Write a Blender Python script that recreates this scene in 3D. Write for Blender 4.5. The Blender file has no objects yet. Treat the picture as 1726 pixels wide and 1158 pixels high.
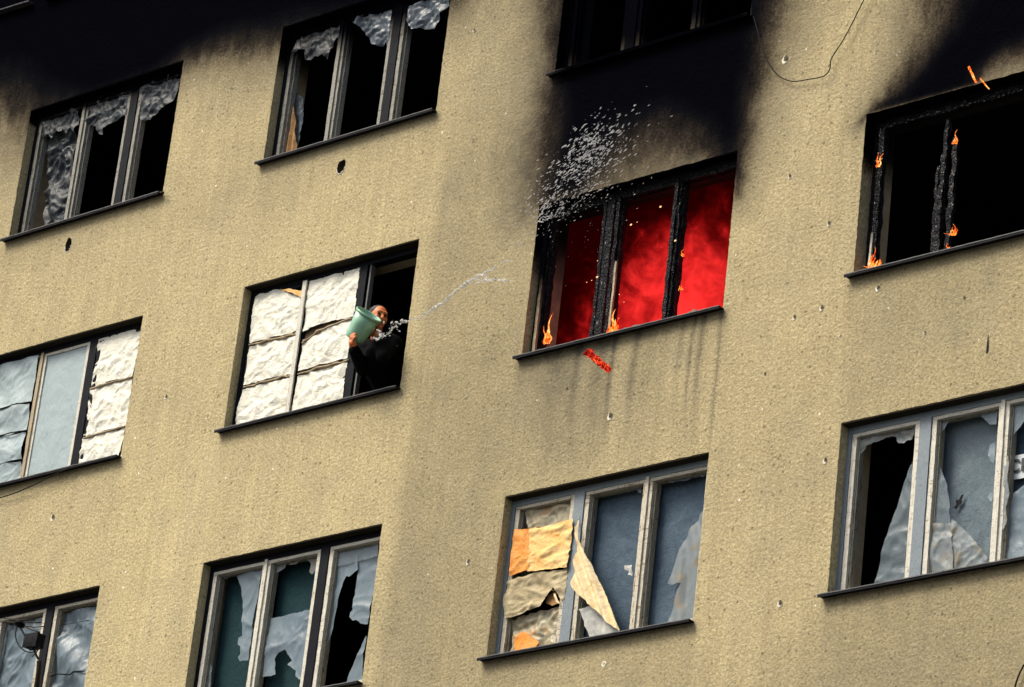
import bpy, math, random
import numpy as np
from mathutils import Vector, Matrix, noise
R = math.radians
random.seed(7)
scene = bpy.context.scene
C = scene.collection

# ------------------------------------------------------------------ camera, sky, sun, exposure
cam_d = bpy.data.cameras.new('camera'); cam = bpy.data.objects.new('camera', cam_d); C.objects.link(cam)
scene.camera = cam
_r = Vector((0.75502984, 0.64680825, 0.10755942)); _u = Vector((0.18874876, -0.37149705, 0.90904557)); _f = Vector((-0.62793618, 0.66605482, 0.40257561))
cam.matrix_world = Matrix(((_r.x, _u.x, -_f.x, 25.7729), (_r.y, _u.y, -_f.y, -23.5836), (_r.z, _u.z, -_f.z, -14.0822), (0, 0, 0, 1)))
cam_d.sensor_width = 36.0
cam_d.lens = 6802.37 / 1726 * 36
cam_d.clip_start = 0.5; cam_d.clip_end = 6000

world = bpy.data.worlds.new('World'); scene.world = world; world.use_nodes = True
wn = world.node_tree; wn.nodes.clear()
sky = wn.nodes.new('ShaderNodeTexSky'); sky.sky_type = 'NISHITA'; sky.sun_disc = False
SUN_EL, SUN_AZ = R(50), math.atan2(-0.55, -0.83)
sky.sun_elevation = SUN_EL; sky.sun_rotation = SUN_AZ
sky.air_density = 1.0; sky.dust_density = 5.0; sky.ozone_density = 1.0
wb = wn.nodes.new('ShaderNodeBackground'); wb.inputs['Strength'].default_value = 0.07
wo = wn.nodes.new('ShaderNodeOutputWorld')
wn.links.new(sky.outputs[0], wb.inputs[0]); wn.links.new(wb.outputs[0], wo.inputs[0])

sd = bpy.data.lights.new('sun', 'SUN'); sun = bpy.data.objects.new('sun', sd); C.objects.link(sun)
sd.energy = 1.5; sd.angle = R(24); sd.color = (1.0, 0.93, 0.80)
sdir = Vector((math.sin(SUN_AZ) * math.cos(SUN_EL), math.cos(SUN_AZ) * math.cos(SUN_EL), math.sin(SUN_EL)))
sun.rotation_euler = sdir.to_track_quat('Z', 'Y').to_euler()
sun.location = sdir * 60

scene.view_settings.view_transform = 'Standard'; scene.view_settings.look = 'None'
scene.view_settings.gamma = 1.0; scene.view_settings.exposure = 1.45
scene.render.engine = 'CYCLES'

# ------------------------------------------------------------------ grid of the facade (metres)
XA, XB, XC, XD = -3.607, 0.0, 3.672, 7.258
W, H = 2.234, 1.497
FLOOR = {0: 5.6, 1: 2.8, 2: 0.0, 3: -2.8}
OPEN = {'A0': (XA, 5.6), 'A1': (XA, 2.8), 'A2': (XA, 0), 'A3': (XA, -2.8), 'B1': (XB, 2.8), 'B2': (XB, 0), 'B3': (XB, -2.8),
        'C1': (XC, 2.8), 'C2': (XC, 0), 'C3': (XC, -2.8), 'D2': (XD, 0), 'D3': (XD, -2.8)}
THICK = 0.42
GROUND = -15.6

# ------------------------------------------------------------------ soot that the fires left on the facade
def smooth(t):
    t = np.clip(t, 0, 1); return t * t * (3 - 2 * t)
def poly_sd(x, z, poly):
    """signed distance, positive inside; also the blend width taken from the nearest vertices"""
    n = len(poly); d = np.full(x.shape, 1e9); inside = np.zeros(x.shape, bool)
    wsum = np.zeros(x.shape); ws = np.zeros(x.shape)
    for i in range(n):
        x0, z0, w0 = poly[i]; x1, z1, w1 = poly[(i + 1) % n]
        ex, ez = x1 - x0, z1 - z0
        t = np.clip(((x - x0) * ex + (z - z0) * ez) / (ex * ex + ez * ez + 1e-12), 0, 1)
        dd = np.hypot(x - x0 - t * ex, z - z0 - t * ez); d = np.minimum(d, dd)
        k = 1.0 / (dd + 0.02) ** 3; ws += k * (w0 + (w1 - w0) * t); wsum += k
        c = ((z0 > z) != (z1 > z)) & (x < ex * (z - z0) / (ez + 1e-12) + x0)
        inside ^= c
    return np.where(inside, d, -d), ws / wsum
def ring(pts, ws):
    return [(p[0], p[1], w) for p, w in zip(pts, ws)]
SOOT = [
    # above the two left-hand burnt flats
    ring([(-11.352,15.440),(2.756,9.853),(2.644,4.245),(2.354,3.958),(1.790,3.974),(1.011,4.058),(0.057,4.107),(-0.352,4.138),(-0.863,4.247),(-1.344,4.241),(-1.836,4.088),(-2.693,4.072),(-3.534,4.079),(-4.113,4.433),(-4.692,4.545),(-7.084,4.859)],
         [.5,.5,.3,.25,.2,.2,.30,.30,.26,.22,.2,.2,.45,.5,.5,.5]),
    # plume above the burning window
    ring([(2.553,9.934),(6.511,8.367),(6.346,3.192),(6.210,2.761),(6.120,2.263),(6.019,1.886),(6.016,1.544),(5.975,1.214),(5.948,1.051),(5.883,1.236),(5.498,1.454),(4.897,1.531),(4.429,1.515),(4.198,1.465),(3.750,1.483),(3.665,1.592),(3.641,2.072),(3.604,2.804),(3.531,3.496),(3.328,4.301)],
         [.25,.4,.4,.32,.24,.2,.16,.14,.09,.1,.1,.22,.2,.15,.1,.26,.30,.22,.25,.28]),
    # plume above the burnt window at the right
    ring([(8.507,7.576),(11.536,6.377),(10.323,1.103),(9.488,1.510),(8.828,1.550),(8.619,1.561),(8.333,1.493),(7.257,1.498),(7.213,1.442),(7.358,1.589),(7.554,1.706),(7.717,1.926),(7.835,2.175),(7.928,2.515)],
         [.45,.4,.4,.2,.14,.2,.03,.03,.06,.11,.22,.3,.42,.5]),
]
BROWN = [  # half-burnt clean patches inside the plumes (soot wiped by heat and water)
    (ring([(4.202,1.435),(4.261,1.772),(4.602,2.023),(5.035,2.043),(5.494,1.777),(5.784,1.499),(5.502,1.413),(4.571,1.464)], [.2,.2,.25,.22,.2,.2,.1,.1]), .52),
    (ring([(8.458,1.373),(8.384,1.584),(8.665,1.729),(9.239,1.712),(9.535,1.471),(9.031,1.415)], [.12,.15,.15,.2,.2,.1]), .52),
]
def soot_at(x, z):
    x = np.asarray(x, float); z = np.asarray(z, float)
    s = np.zeros(x.shape)
    for p in SOOT:
        d, w = poly_sd(x, z, p); w = w * 1.75; s = np.maximum(s, smooth((d + w * .85) / (1.75 * w)))
    for p, k in BROWN:
        d, w = poly_sd(x, z, p); w = w * 1.3; s = s * (1 - k * smooth((d + w) / (2 * w)))
    return s
def smear_at(x, z):
    s = np.zeros(x.shape)
    for p in SOOT:
        d, w = poly_sd(x, z, p); w = w * 2.9 + .16; s = np.maximum(s, smooth((d + w) / (1.35 * w)))
    return s
def gauss(x, c, w): return np.exp(-((x - c) / w) ** 2)
def dirt_tone_at(x, z):
    """rain streaks, grime and broader darkening of the plaster: 0 clean, 1 dark"""
    d = .70 * smear_at(x, z)
    d += 0.24 * smooth((x - 2.33) / .16) * (1 - smooth((x - 3.2) / 1.6)) * smooth((2.9 - z) / 1.2)
    d += 0.06 * smooth((x - 1.5) / 1.5) + .10 * smooth((x - 6.2) / 1.5) * smooth((-z - 1.8) / 1.6) + .12 * smooth((x - 3.5) / 1.) * smooth((-z - 2.8) / .8) + .06 * smooth((x - 2.4) / .3) + .10 * smooth((x - 7.) / .8) * smooth((z + 2.2) / .6) * smooth((.1 - z) / .5) + .10 * smooth((z - 1.6) / 1.2) * (1 - smooth((x - 4) / 1.5))  # broad darker zones: right side, lower right and upper left
    # streaks under the burning window's sill
    under = smooth((-z + .02) / .03) * (1 - smooth((-z - .35) / 1.0))
    for c, w, a in ((4.35, .05, .22), (4.62, .10, .20), (4.75, .03, .3), (5.0, .04, .2), (5.5, .03, .16), (5.62, .02, .30), (5.72, .03, .28), (4.1, .15, .14), (5.15, .22, .14)):
        d += 1.5 * a * gauss(x, c + .03 * np.sin(z * 3), w) * under
    long = smooth((-z + .02) / .03) * (1 - smooth((-z - .9) / .5))
    d += .42 * gauss(x, 5.90 + .004 * np.sin(z * 9), .018) * long
    d += .14 * gauss(x, 4.45, .45) * long
    for k, (ox, oz) in OPEN.items():   # soft darkening below every sill, fading downward
        inx = smooth((x - ox + .1) / .12) * (1 - smooth((x - ox - W - .02) / .1))
        d += .30 * inx * smooth((oz - z) / .03) * np.exp(-np.clip(oz - z, 0, 9) / .12)
        a = .16 if k in ('D2', 'D3', 'C2') else .07
        d += a * inx * smooth((oz - z) / .03) * np.exp(-np.clip(oz - z, 0, 9) / .6)
    d += .20 * gauss(x, 2.0, .12) * smooth((-z) / .05) * np.exp(-np.clip(-z, 0, 9) / .2)
    return d

# ------------------------------------------------------------------ node materials
class Mat:
    def __init__(s, name):
        s.m = bpy.data.materials.new(name); s.m.use_nodes = True
        s.t = s.m.node_tree; s.t.nodes.clear()
        s.out = s.n('OutputMaterial')
    def n(s, kind, **kw):
        nd = s.t.nodes.new('ShaderNode' + kind)
        for k, v in kw.items(): setattr(nd, k, v)
        return nd
    def l(s, a, b): s.t.links.new(a, b)
    def pos(s, scale=(1, 1, 1)):
        g = s.n('NewGeometry'); mp = s.n('Mapping'); mp.inputs['Scale'].default_value = scale
        s.l(g.outputs['Position'], mp.inputs['Vector']); return mp.outputs[0]
    def noise(s, scale, detail=3, rough=.55, vec=None, dist=0.0):
        nd = s.n('TexNoise'); nd.inputs['Scale'].default_value = scale; nd.inputs['Detail'].default_value = detail
        nd.inputs['Roughness'].default_value = rough; nd.inputs['Distortion'].default_value = dist
        s.l(vec if vec is not None else s.pos(), nd.inputs['Vector']); return nd.outputs['Fac']
    def ramp(s, fac, stops, interp='LINEAR'):
        nd = s.n('ValToRGB'); cr = nd.color_ramp; cr.interpolation = interp
        while len(cr.elements) < len(stops): cr.elements.new(.5)
        for e, (p, c) in zip(cr.elements, stops):
            e.position = p; e.color = (c, c, c, 1) if isinstance(c, (int, float)) else (*c, 1)
        s.l(fac, nd.inputs[0]); return nd.outputs[0]
    def mix(s, fac, a, b, mode='MIX'):
        nd = s.n('Mix', data_type='RGBA', blend_type=mode)
        for v, i in ((fac, 0), (a, 6), (b, 7)):
            if isinstance(v, (int, float)): nd.inputs[i].default_value = v if i == 0 else (v, v, v, 1)
            elif isinstance(v, tuple): nd.inputs[i].default_value = (*v, 1)
            else: s.l(v, nd.inputs[i])
        return nd.outputs[2]
    def math(s, op, a, b=None, clamp=False):
        nd = s.n('Math', operation=op); nd.use_clamp = clamp
        for v, i in ((a, 0), (b, 1)):
            if v is None: continue
            if isinstance(v, (int, float)): nd.inputs[i].default_value = v
            else: s.l(v, nd.inputs[i])
        return nd.outputs[0]
    def attr(s, name):
        nd = s.n('Attribute', attribute_name=name); return nd.outputs['Fac']
    def bump(s, h, strength=.5, dist=.01, normal=None):
        nd = s.n('Bump'); nd.inputs['Strength'].default_value = strength; nd.inputs['Distance'].default_value = dist
        s.l(h, nd.inputs['Height'])
        if normal is not None: s.l(normal, nd.inputs['Normal'])
        return nd.outputs[0]
    def bsdf(s, col, rough=.8, normal=None, **kw):
        b = s.n('BsdfPrincipled')
        if isinstance(col, tuple): b.inputs['Base Color'].default_value = (*col, 1)
        else: s.l(col, b.inputs['Base Color'])
        if isinstance(rough, (int, float)): b.inputs['Roughness'].default_value = rough
        else: s.l(rough, b.inputs['Roughness'])
        if normal is not None: s.l(normal, b.inputs['Normal'])
        for k, v in kw.items():
            nm = k.replace('_', ' ')
            if isinstance(v, (int, float)): b.inputs[nm].default_value = v
            elif isinstance(v, tuple): b.inputs[nm].default_value = (*v, 1)
            else: s.l(v, b.inputs[nm])
        return b.outputs[0]
    def done(s, sh): s.l(sh, s.out.inputs['Surface']); return s.m
SOOTC = (.0018, .0019, .0032)
def soot_fac(m, scale=38, amt=.55):
    """the painted-on soot, broken up by grain"""
    a = m.attr('soot'); g = m.noise(scale, 3, .7); g2 = m.noise(3.2, 6, .68, m.pos((1.5, 1, .8)))
    v = m.math('ADD', a, m.math('MULTIPLY', m.math('SUBTRACT', g, .5), amt))
    v = m.math('ADD', v, m.math('MULTIPLY', m.math('SUBTRACT', g2, .5), .9))
    edge = m.math('MULTIPLY', m.math('MULTIPLY', a, m.math('SUBTRACT', 1.0, a)), 4.0)   # only break up the rim
    v = m.math('ADD', m.math('MULTIPLY', v, edge), m.math('MULTIPLY', a, m.math('SUBTRACT', 1.0, edge)))
    return m.math('MAXIMUM', m.math('MINIMUM', v, 1.0), 0.0)

def mat_plaster(name='roughcast_plaster', k=1.0):
    m = Mat(name)
    g1 = m.noise(40, 4, .72); g2 = m.noise(21, 4, .62); g3 = m.noise(75, 2, .5, m.pos((1.3, 1, 1)))
    base = m.ramp(g1, [(.30, (.20*k, .165*k, .085*k)), (.43, (.40*k, .325*k, .165*k)), (.56, (.56*k, .47*k, .265*k)), (.70, (.78*k, .70*k, .48*k))])
    base = m.mix(m.ramp(g3, [(.42, 0.0), (.60, .6)]), base, (.44*k, .41*k, .31*k))
    big = m.noise(.55, 4, .6); mid = m.noise(3.2, 4, .6)
    base = m.mix(1.0, base, (.97, .965, .94), 'MULTIPLY')
    base = m.mix(1.0, base, m.ramp(big, [(.3, (.86, .85, .84)), (.7, (1.08, 1.06, 1.01))]), 'MULTIPLY')
    base = m.mix(1.0, base, m.ramp(mid, [(.3, (.90, .90, .89)), (.7, (1.06, 1.06, 1.05))]), 'MULTIPLY')
    vs = m.noise(1.0, 5, .65, m.pos((11, 1, .45)))
    base = m.mix(1.0, base, m.ramp(vs, [(.3, (.88, .88, .87)), (.65, (1.04, 1.04, 1.03))]), 'MULTIPLY')
    base = m.mix(m.ramp(m.noise(1.3, 6, .7, m.pos((1, 1, .7))), [(.5, 0.0), (.75, .32)]), base, (.30, .27, .20))
    vo = m.n('TexVoronoi'); vo.inputs['Scale'].default_value = 17; m.l(m.pos(), vo.inputs['Vector'])
    wn_ = m.n('TexWhiteNoise'); m.l(vo.outputs['Position'], wn_.inputs['Vector'])
    pit = m.math('MULTIPLY', m.math('LESS_THAN', vo.outputs['Distance'], .22), m.math('GREATER_THAN', wn_.outputs['Value'], .80))
    base = m.mix(m.math('MULTIPLY', pit, .55), base, (.10, .08, .05))
    chip = m.math('MULTIPLY', m.math('LESS_THAN', vo.outputs['Distance'], .17), m.math('LESS_THAN', wn_.outputs['Value'], .012))
    base = m.mix(chip, base, (.85, .80, .66))
    dn = m.math('MULTIPLY', m.attr('dirt_tone'), m.math('ADD', .55, m.noise(7, 4, .7)))
    base = m.mix(m.math('MINIMUM', dn, 1.0), base, (.075, .068, .05))
    s = soot_fac(m)
    bs = m.mix(m.ramp(s, [(0, 0.0), (.35, .45), (.7, .9), (1, 1.0)]), base, (.055, .036, .02))
    bs = m.mix(m.ramp(s, [(.25, 0.0), (.62, .78), (.85, 1.0)]), bs, SOOTC)
    h = m.math('ADD', m.math('MULTIPLY', g2, .8), m.math('ADD', m.math('MULTIPLY', g1, .7), m.math('MULTIPLY', g3, .3)))
    h = m.math('SUBTRACT', h, m.math('MULTIPLY', pit, .6))
    return m.done(m.bsdf(bs, .93, m.bump(h, .9, .018), Specular_IOR_Level=m.math('MULTIPLY', m.math('SUBTRACT', 1.0, s, True), .15)))

def mat_paint(name, col, wood=(.20, .12, .055), flake=.52, rough=.5, under=(.10, .085, .07), spec=.3):
    """old oil paint flaking off wood, along the grain"""
    m = Mat(name)
    n1 = m.noise(9, 5, .72, m.pos((5, 5, .9))); n2 = m.noise(9, 5, .72, m.pos((.9, 5, 5)))
    fl = m.math('MAXIMUM', n1, n2)
    c = m.mix(m.ramp(m.noise(30, 3, .6), [(.3, .0), (.8, .45)]), col, tuple(v * .62 for v in col))
    c = m.mix(m.ramp(fl, [(flake + .08, 0.0), (flake + .12, 1.0)]), c, wood)
    c = m.mix(m.ramp(m.noise(70, 2, .5), [(.66, 0.0), (.70, .8)]), c, under)
    s = soot_fac(m, 60, .5)
    c = m.mix(s, c, SOOTC)
    h = m.math('SUBTRACT', m.noise(60, 3, .6, m.pos((2, 2, .4))), m.math('MULTIPLY', fl, .8))
    return m.done(m.bsdf(c, rough, m.bump(h, .6, .006), Specular_IOR_Level=m.math('MULTIPLY', m.math('SUBTRACT', 1.0, s, True), spec)))

def mat_simple(name, col, var=.25, scale=12, rough=.7, bs=.3, bd=.004, soot=True, **kw):
    m = Mat(name)
    n = m.noise(scale, 4, .62)
    c = m.mix(m.ramp(n, [(.3, 1.0), (.7, 0.0)]), col, tuple(v * (1 - var) for v in col))
    if soot: c = m.mix(soot_fac(m, 50, .4), c, SOOTC)
    return m.done(m.bsdf(c, rough, m.bump(m.noise(scale * 4, 3, .6), bs, bd), **kw))

def mat_film(name, col, opacity=.8, rough=.33, stain=None, streak=.35, sstops=(.52, .66)):
    """polythene sheeting: hazy, slightly see-through, glossy"""
    m = Mat(name)
    n = m.noise(4, 5, .6, m.pos((2.4, 1, .8))); f = m.noise(38, 4, .6)
    c = m.mix(m.ramp(n, [(.32, streak), (.68, 0.0)]), col, tuple(v * .6 for v in col))
    c = m.mix(m.ramp(f, [(.35, .2), (.7, 0.0)]), c, tuple(v * .75 for v in col))
    if stain:
        c = m.mix(m.ramp(m.noise(6, 4, .6), [(sstops[0], 0.0), (sstops[1], .85)]), c, stain)
    c = m.mix(soot_fac(m, 30, .5), c, SOOTC)
    h = m.math('ADD', m.noise(9, 4, .55, m.pos((1.6, 1, .8)), .8), m.math('MULTIPLY', f, .10))
    b = m.bsdf(c, rough, m.bump(h, .5, .02), Specular_IOR_Level=.3)
    tr = m.n('BsdfTransparent'); mx = m.n('MixShader')
    a = m.math('ADD', m.math('MULTIPLY', m.noise(7, 4, .6), .22), opacity - .11)
    m.l(m.math('MINIMUM', a, 1.0), mx.inputs[0]); m.l(tr.outputs[0], mx.inputs[1]); m.l(b, mx.inputs[2])
    return m.done(mx.outputs[0])

def mat_white_sheet():
    """crinkled white reinforced plastic sheeting with brown and blue-grey grime, darker in the creases"""
    m = Mat('crinkled_white_sheeting')
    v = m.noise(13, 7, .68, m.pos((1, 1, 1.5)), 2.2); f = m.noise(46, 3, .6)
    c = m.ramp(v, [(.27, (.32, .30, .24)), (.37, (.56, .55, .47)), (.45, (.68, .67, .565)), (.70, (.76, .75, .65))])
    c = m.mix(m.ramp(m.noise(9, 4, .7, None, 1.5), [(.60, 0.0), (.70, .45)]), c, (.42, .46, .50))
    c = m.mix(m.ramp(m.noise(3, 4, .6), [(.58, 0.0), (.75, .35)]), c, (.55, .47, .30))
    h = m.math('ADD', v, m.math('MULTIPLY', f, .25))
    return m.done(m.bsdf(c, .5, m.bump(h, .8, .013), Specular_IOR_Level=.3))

def mat_char(name='charred_wood'):
    m = Mat(name)
    vo = m.n('TexVoronoi', feature='DISTANCE_TO_EDGE'); vo.inputs['Scale'].default_value = 42
    m.l(m.pos((1.4, 1, .8)), vo.inputs['Vector'])
    e = m.ramp(vo.outputs['Distance'], [(0, 0.0), (.25, 1.0)])
    ash = m.noise(70, 3, .75)
    c = m.mix(m.ramp(ash, [(.64, 0.0), (.74, .5)]), (.0016, .0022, .0040), (.07, .075, .085))
    c = m.mix(m.ramp(m.noise(5, 4, .7, m.pos((3, 1, 1))), [(.62, 0.0), (.70, .5)]), c, (.06, .035, .018))
    return m.done(m.bsdf(c, .42, m.bump(e, 1.0, .012), Specular_IOR_Level=.22))

def mat_cloth(name, col, col2, rough=.9, scale=7, weave=True, stops=(.4, .65)):
    m = Mat(name)
    c = m.mix(m.ramp(m.noise(scale, 5, .65, None, .8), [(stops[0], 0.0), (stops[1], 1.0)]), col, col2)
    c = m.mix(m.ramp(m.noise(45, 3, .7), [(.35, .35), (.65, 0.0)]), c, tuple(v * .55 for v in col))
    c = m.mix(soot_fac(m, 40, .4), c, SOOTC)
    h = m.math('ADD', m.noise(13, 5, .7, None, 1.0), m.math('MULTIPLY', m.noise(80, 2, .5, m.pos((1, 1, 3))), .3))
    return m.done(m.bsdf(c, rough, m.bump(h, .7, .02), Specular_IOR_Level=.2))

def mat_emit(name, stops, scale, strength, vec=(1, 1, 1), dist=1.0):
    m = Mat(name)
    c = m.ramp(m.noise(scale, 4, .6, m.pos(vec), dist), stops)
    e = m.n('Emission'); m.l(c, e.inputs[0]); e.inputs[1].default_value = strength
    return m.done(e.outputs[0])

M = {
 'plaster': mat_plaster(),
 'cream': mat_paint('flaking_cream_paint', (.50, .47, .37), flake=.50),
 'white': mat_paint('old_white_paint', (.56, .545, .46), flake=.52, wood=(.28, .19, .10)),
 'greysoot': mat_paint('smoke_dulled_paint', (.26, .255, .22), flake=.50, wood=(.10, .075, .045), spec=.15),
 'tanpaint': mat_paint('bare_weathered_wood', (.36, .29, .18), flake=.54, wood=(.12, .075, .04)),
 'blue': mat_paint('blue_grey_paint', (.175, .215, .24), flake=.60, wood=(.10, .08, .06)),
 'navy': mat_paint('dark_navy_paint', (.005, .0065, .010), flake=.68, wood=(.015, .015, .015), rough=.6, spec=.08, under=(.01,.01,.01)),
 'sill': mat_paint('dark_sheet_metal', (.008, .0085, .011), flake=.66, wood=(.03, .02, .015), rough=.6, spec=.1, under=(.02, .02, .02)),
 'sill_pale': mat_paint('weathered_metal_lip', (.12, .12, .12), flake=.54, wood=(.03, .025, .02), rough=.5, spec=.2),
 'char': mat_char(),
 'film': mat_film('grey_blue_polythene', (.165, .225, .265), .80),
 'film_thin': mat_film('thin_clear_polythene', (.26, .33, .37), .42, .25),
 'film_flat': mat_film('taut_pale_blue_sheeting', (.30, .375, .39), .98, .55, streak=.12),
 'film_dark': mat_film('sooty_polythene', (.075, .10, .125), .78, .3),
 'film_rag': mat_film('heat_shrivelled_film', (.055, .075, .09), .86, .5, stain=(.035, .04, .05)),
 'film_grime': mat_film('grimy_polythene', (.24, .28, .29), .68, .4, stain=(.30, .235, .14)),
 'film_beige': mat_film('yellowed_film', (.40, .36, .24), .93, .4, stain=(.45, .22, .06)),
 'foil': mat_white_sheet(),
 'blueblind': mat_cloth('dark_slate_blue_cloth', (.050, .080, .115), (.085, .125, .165), scale=3),
 'slate': mat_cloth('slate_grey_blanket', (.115, .155, .180), (.16, .205, .235), scale=3),
 'teal': mat_cloth('dark_teal_blind', (.0065, .030, .036), (.010, .040, .046), scale=2),
 'orange': mat_cloth('orange_cloth', (.78, .27, .045), (.80, .40, .13), scale=4),
 'yellow': mat_cloth('sun_bleached_yellow_cloth', (.82, .58, .26), (.85, .44, .12), scale=4, stops=(.48, .70)),
 'beige': mat_cloth('beige_cloth', (.50, .43, .27), (.36, .29, .17), scale=6),
 'curtain': mat_cloth('cream_curtain_cloth', (.80, .66, .40), (.76, .50, .22), scale=3, stops=(.5, .75)),
 'board': mat_cloth('whitish_board', (.55, .55, .50), (.33, .34, .33), scale=5),
 'tan': mat_cloth('tan_cloth', (.46, .27, .12), (.30, .17, .07), scale=4),
 'card': mat_simple('brown_cardboard', (.14, .095, .045), .5, 9, .9),
 'cardlite': mat_simple('torn_cardboard_edge', (.42, .33, .20), .5, 14, .9),
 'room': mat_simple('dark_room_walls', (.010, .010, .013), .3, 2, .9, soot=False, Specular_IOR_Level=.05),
 'innerwall': mat_simple('inner_reveal_paint', (.52, .44, .29), .35, 9, .85),
 'wire': mat_simple('black_cable_rubber', (.0025, .0025, .003), .3, 9, .6, soot=False, Specular_IOR_Level=.1),
 'rust': mat_simple('rusty_metal', (.035, .025, .015), .6, 22, .7, soot=False, Specular_IOR_Level=.15),
 'black': mat_simple('black_plastic', (.003, .0035, .005), .3, 20, .6, soot=False, Specular_IOR_Level=.1),
 'asphalt': mat_simple('asphalt', (.05, .05, .05), .3, 8, .95, soot=False),
 'skin': mat_simple('warm_lit_skin', (.66, .185, .045), .45, 24, .55, .2, .002, soot=False),  # warm light on the face is put into this orange skin colour
 'hair': mat_simple('dark_hair', (.020, .012, .008), .5, 60, .6, .6, .006, soot=False),
 'jacket': mat_simple('navy_jacket_cloth', (.0012, .0013, .002), .3, 20, .9, .6, .01, soot=False, Specular_IOR_Level=.08),
 'hole': mat_simple('broken_plaster_core', (.085, .065, .04), .5, 40, .95, .8, .01, soot=False),
 'chalk': mat_simple('fresh_chipped_plaster', (.78, .72, .58), .3, 60, .9, .5, .006, soot=False),
 'ash': mat_simple('ash_and_rubble', (.20, .165, .12), .6, 22, .95, 1.0, .02, soot=False),
 'print': mat_simple('black_print', (.012, .016, .022), .2, 30, .6, soot=False),
 'tape': mat_simple('white_printed_sheeting', (.62, .68, .70), .2, 14, .5, .4, .01, soot=False),
}
def mat_bucket():
    m = Mat('translucent_green_plastic')
    c = m.mix(m.ramp(m.noise(14, 3, .6), [(.3, .3), (.7, 0.0)]), (.22, .45, .29), (.38, .55, .50))
    return m.done(m.bsdf(c, .28, m.bump(m.noise(30, 2, .5), .1, .002), Subsurface_Weight=.0, Coat_Weight=.3, Coat_Roughness=.3))
M['bucket'] = mat_bucket()
def mat_water():
    m = Mat('thrown_water')
    return m.done(m.bsdf((.82, .84, .84), .12, None, Transmission_Weight=.35, Alpha=.6, IOR=1.33, Specular_IOR_Level=.9))
M['water'] = mat_water()
M['soffit'] = mat_paint('shade_dark_soffit', (.030, .026, .018), flake=.66, wood=(.05, .04, .03), rough=.9, spec=.05, under=(.02, .02, .02))  # near-black colour paints in the shade under the window heads
M['bead'] = mat_paint('shadow_gap_bead', (.25, .235, .18), flake=.50, wood=(.10, .075, .045), spec=.2)  # darker than the sashes: the shadow gap is painted into the bead
M['flame'] = mat_emit('flame', [(.34, (.55, .01, .0)), (.44, (1.0, .09, .01)), (.54, (1.0, .34, .05)), (.68, (1.0, .72, .28))], 30, .62, (1, 1, .6))
M['ember'] = mat_emit('ember', [(.40, (.02, .002, .002)), (.50, (.40, .01, .008)), (.60, (.95, .07, .02)), (.70, (1.0, .42, .09))], 34, .5, (1, 1, 1), 1.5)
M['spark'] = mat_emit('spark', [(.3, (1.0, .35, .1)), (.7, (1.0, .8, .4))], 5, .6)

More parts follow.
